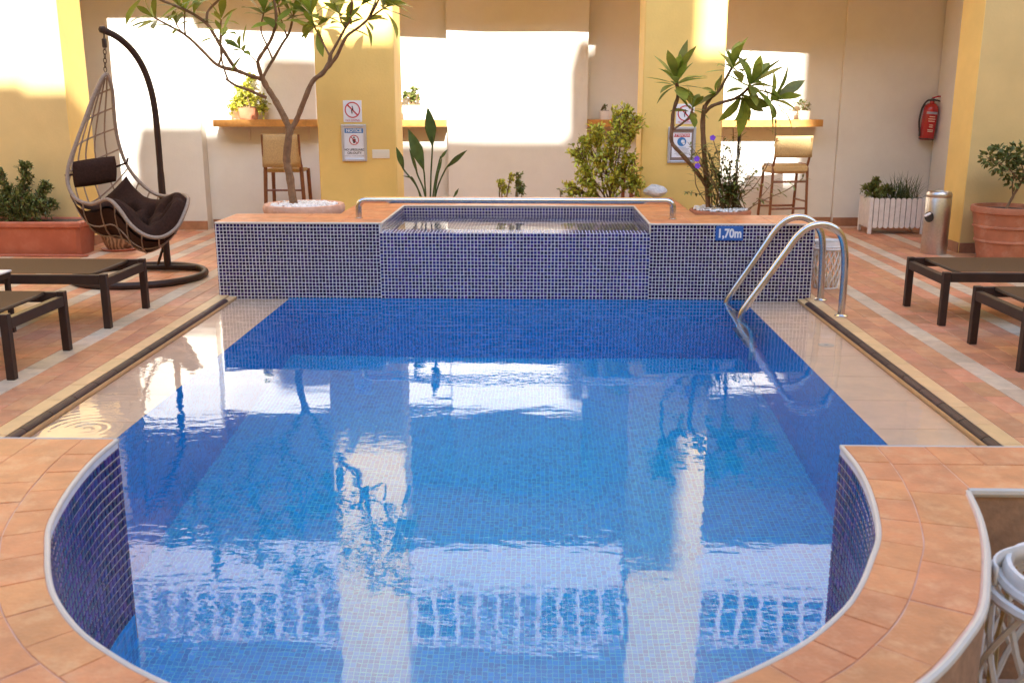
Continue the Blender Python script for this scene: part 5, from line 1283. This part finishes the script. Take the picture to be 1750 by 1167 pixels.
# fire extinguisher on the right panel
EY = yw(4.5) - .05; ec = V(ony(1586, 200, EY - .09).x, EY - .095, 0); zb_ = ony(1582, 240, EY - .09).z; zt_ = ony(1590, 176, EY - .09).z
ex_ = thing('fire_extinguisher', 'red fire extinguisher with black hose on the arcade wall', 'fire extinguisher', (ec.x, EY, zb_)); H_ = zt_ - zb_; r_ = .083
tilt = Matrix.Translation((ec.x, ec.y, zb_)) @ Matrix.Rotation(R(4), 4, 'Y')
def tl(mb): mb.v = [tilt @ p for p in mb.v]; return mb
tl(MB().lathe([(.05, 0), (.075, .004), (r_, .02), (r_, H_ - .075), (.075, H_ - .04), (.05, H_ - .012), (.026, H_ - .002), (.024, H_ + .02)], n=32)).build('cylinder', 'red_enamel', ex_, smooth=True)
tl(MB().lathe([(.084, 0), (.0843, .001), (.0843, .012), (.084, .013)], (0, 0, .01), 32)).build('base_ring', 'black_rubber', ex_, smooth=True)
tl(MB().lathe([(.022, H_ + .015), (.022, H_ + .045), (.012, H_ + .05)], n=14)).build('valve', 'black_rubber', ex_, smooth=True)
tl(MB().tube([V(-.01, 0, H_ + .05), V(.05, -.01, H_ + .075), V(.14, -.015, H_ + .08)], [.010, .009, .007], 8)).build('handle', 'red_enamel', ex_, smooth=True)
tl(MB().tube([V(0, 0, H_ + .035), V(.06, -.01, H_ + .03), V(.12, -.015, H_ + .015)], [.009, .008, .006], 8)).build('lever', 'black_rubber', ex_, smooth=True)
tl(MB().tube(catmull([V(-.015, -.01, H_ + .03), V(-.07, -.02, H_ + .015), V(-.115, -.03, H_ - .07), V(-.125, -.03, H_ * .5), V(-.10, -.03, .09), V(-.095, -.03, .04)], 6), .011, 8)).build('hose', 'black_rubber', ex_, smooth=True)
lab = MB(); vs = []
for i in range(9):
    a_ = -math.pi / 2 + (i / 8 - .5) * 1.7
    for z in (H_ * .70, H_ * .76): vs.append(V((r_ + .0006) * math.cos(a_), (r_ + .0006) * math.sin(a_), z))
tl(lab.add(vs, [[2 * i, 2 * i + 2, 2 * i + 3, 2 * i + 1] for i in range(8)])).build('label_band', 'sign_grey', ex_)
for k, (z, w) in enumerate(((.62, .8), (.56, 1.0), (.50, .9), (.40, .5), (.35, .5), (.27, .8), (.23, .7))):
    lab = MB(); vs = []
    for i in range(7):
        a_ = -math.pi / 2 + (i / 6 - .5) * w
        for zz in (H_ * z, H_ * (z + .02)): vs.append(V((r_ + .0006) * math.cos(a_), (r_ + .0006) * math.sin(a_), zz))
    tl(lab.add(vs, [[2 * i, 2 * i + 2, 2 * i + 3, 2 * i + 1] for i in range(6)])).build('print_line', 'ceramic', ex_)
MB().box((ec.x - .03, EY - .02, zt_ - .12), (ec.x + .03, EY - .002, zt_ - .02), .003).build('wall_bracket', 'black_rubber', ex_)
# steel bin
bc_ = onz(1603, 436, DECK); bc_.y += .12; bn = thing('steel_bin', 'tall cylindrical stainless steel bin beside the right wall', 'bin', bc_)
br_ = (ony(1627, 350, bc_.y).x - ony(1584, 350, bc_.y).x) / 2; bh = ony(1606, 327, bc_.y).z - DECK
MB().lathe([(br_ * .97, 0), (br_, .008), (br_, bh * .90), (br_ * .985, bh * .905), (br_ * .985, bh * .915), (br_, bh * .92), (br_ * .99, bh * .965), (br_ * .88, bh * .995), (br_ * .7, bh), (br_ * .66, bh * .97), (0, bh * .96)], bc_, 40).build('body', 'brushed_steel', bn, smooth=True)
fp = MB(); 
for z_ in (0,): fp.disc((bc_.x - br_ * .86, bc_.y - br_ * .58, DECK + bh * .60), br_ * .42, (-.8, -.55, .0), 20)
fp.build('flap_opening', 'black_rubber', bn)
tg = MB(); p0 = ony(1584, 366, bc_.y - br_); tg.box((p0.x - .035, p0.y - .04, p0.z - .012), (p0.x + .03, p0.y - .0, p0.z + .006), .006, Matrix.Translation(p0) @ Matrix.Rotation(-.5, 4, 'Y') @ Matrix.Translation(-p0)); tg.build('flap', 'white_paint', bn)
# woven lanterns
def lantern(label, c_, r_, h_, sw=.006, n=14, rim=True, group='white wicker lanterns'):
    t = thing('wicker_lantern', label, 'lantern', c_, group); c_ = Vector(c_)
    def rad(z): u = z / h_; return r_ * (.80 + .20 * math.sin(math.pi * min(1, max(0, u * .92 + .04))) ** .8)
    for z in (0.0, h_ * .86, h_ * .93): MB().tube([c_ + V(rad(z) * math.cos(a_), rad(z) * math.sin(a_), z + sw) for a_ in [2 * math.pi * k / 32 for k in range(32)]], sw * 1.25, 6, closed=True).build('hoop', 'white_paint', t, smooth=True)
    w = MB()
    for k in range(n):
        for dr in (-1, 1):
            a0 = 2 * math.pi * k / n + .11 * dr; w.tube([c_ + V((rad(u * h_ * .88) + .003 * dr) * math.cos(a0 + dr * 1.35 * u), (rad(u * h_ * .88) + .003 * dr) * math.sin(a0 + dr * 1.35 * u), u * h_ * .88 + sw) for u in [q / 9 for q in range(10)]], sw * .8, 5)
    w.build('weave', 'white_paint', t, smooth=True)
    uw = MB()
    for k in range(n): a0 = 2 * math.pi * k / n; uw.tube([c_ + V(rad(h_ * u) * .97 * math.cos(a0), rad(h_ * u) * .97 * math.sin(a0), h_ * u) for u in (.0, .3, .6, .9)], sw * .55, 4)
    uw.build('uprights', 'rattan', t, smooth=True)
    zc = c_.z + h_ * .93
    MB().lathe([(r_ * .86, 0), (r_ * .87, .03), (r_ * .84, .045), (r_ * .79, .045), (r_ * .77, .03), (r_ * .78, .0), (r_ * .86, 0)], V(c_.x, c_.y, zc), 32, caps=False).build('collar', 'white_paint', t, smooth=True)
    MB().tube([V(c_.x + r_ * 1.02 * math.cos(a_), c_.y + r_ * 1.02 * math.sin(a_), zc - .012) for a_ in [2 * math.pi * k / 32 for k in range(32)]], sw * 1.3, 6, closed=True).build('hoop', 'white_paint', t, smooth=True)
    st_ = MB(); vs = []
    for k in range(25):
        a_ = math.pi * k / 24; x_, y_ = c_.x - r_ * 1.0 * math.cos(a_), c_.y + r_ * .62 * math.sin(a_)
        vs += [V(x_, y_, zc + .012), V(x_, y_, zc + .055)]
    hb = st_.add(vs, [[2 * k, 2 * k + 2, 2 * k + 3, 2 * k + 1] for k in range(24)]).build('handle', 'white_paint', t, smooth=True); md = hb.modifiers.new('thickness', 'SOLIDIFY'); md.thickness = .006
    for sg_ in (-1, 1): MB().lathe([(.008, 0), (.006, .003), (0, .004)], (0, 0, 0), 10).build('rivet', 'brown_metal', hb).location = V(c_.x + sg_ * r_ * .9, c_.y + r_ * .2, zc + .03) - c_
    MB().lathe([(.035, 0), (.036, .09), (.030, .092), (0, .09)], c_ + V(0, 0, .012), 18).build('candle', 'ceramic', t, smooth=True)
lc = onz(1417, 496, DECK); lc.y += .12
lantern('white wicker lantern on the deck behind the pool ladder', (lc.x, lc.y, DECK), (ony(1441, 450, lc.y).x - ony(1395, 450, lc.y).x) / 2, ony(1417, 416, lc.y).z - DECK, .006)
lantern('large white wicker lantern in the recess at the lower right', (1.175, 1.93, DECK), .195, .50, .009, 12)
# left ledge inlet; right disc is modelled in place of a white water reflection
for (px_, py_, lb) in ((148, 737, 'white round water inlet under the ripples on the left ledge'), (1411, 600, 'white disc standing in for a bright reflection over the right ledge')):
    p = onz(px_, py_, -.053); t = thing('inlet_glint_disc', lb, 'inlet cover', p, 'ledge inlets'); MB().lathe([(.05, 0), (.05, .004), (.042, .007), (.012, .008), (.0, .006)], p, 24).build('cover', 'white_trim', t, smooth=True)
    MB().lathe([(.014, .0085), (.012, .0095), (.0, .0095)], p, 14).build('nozzle', 'sign_grey', t, smooth=True)
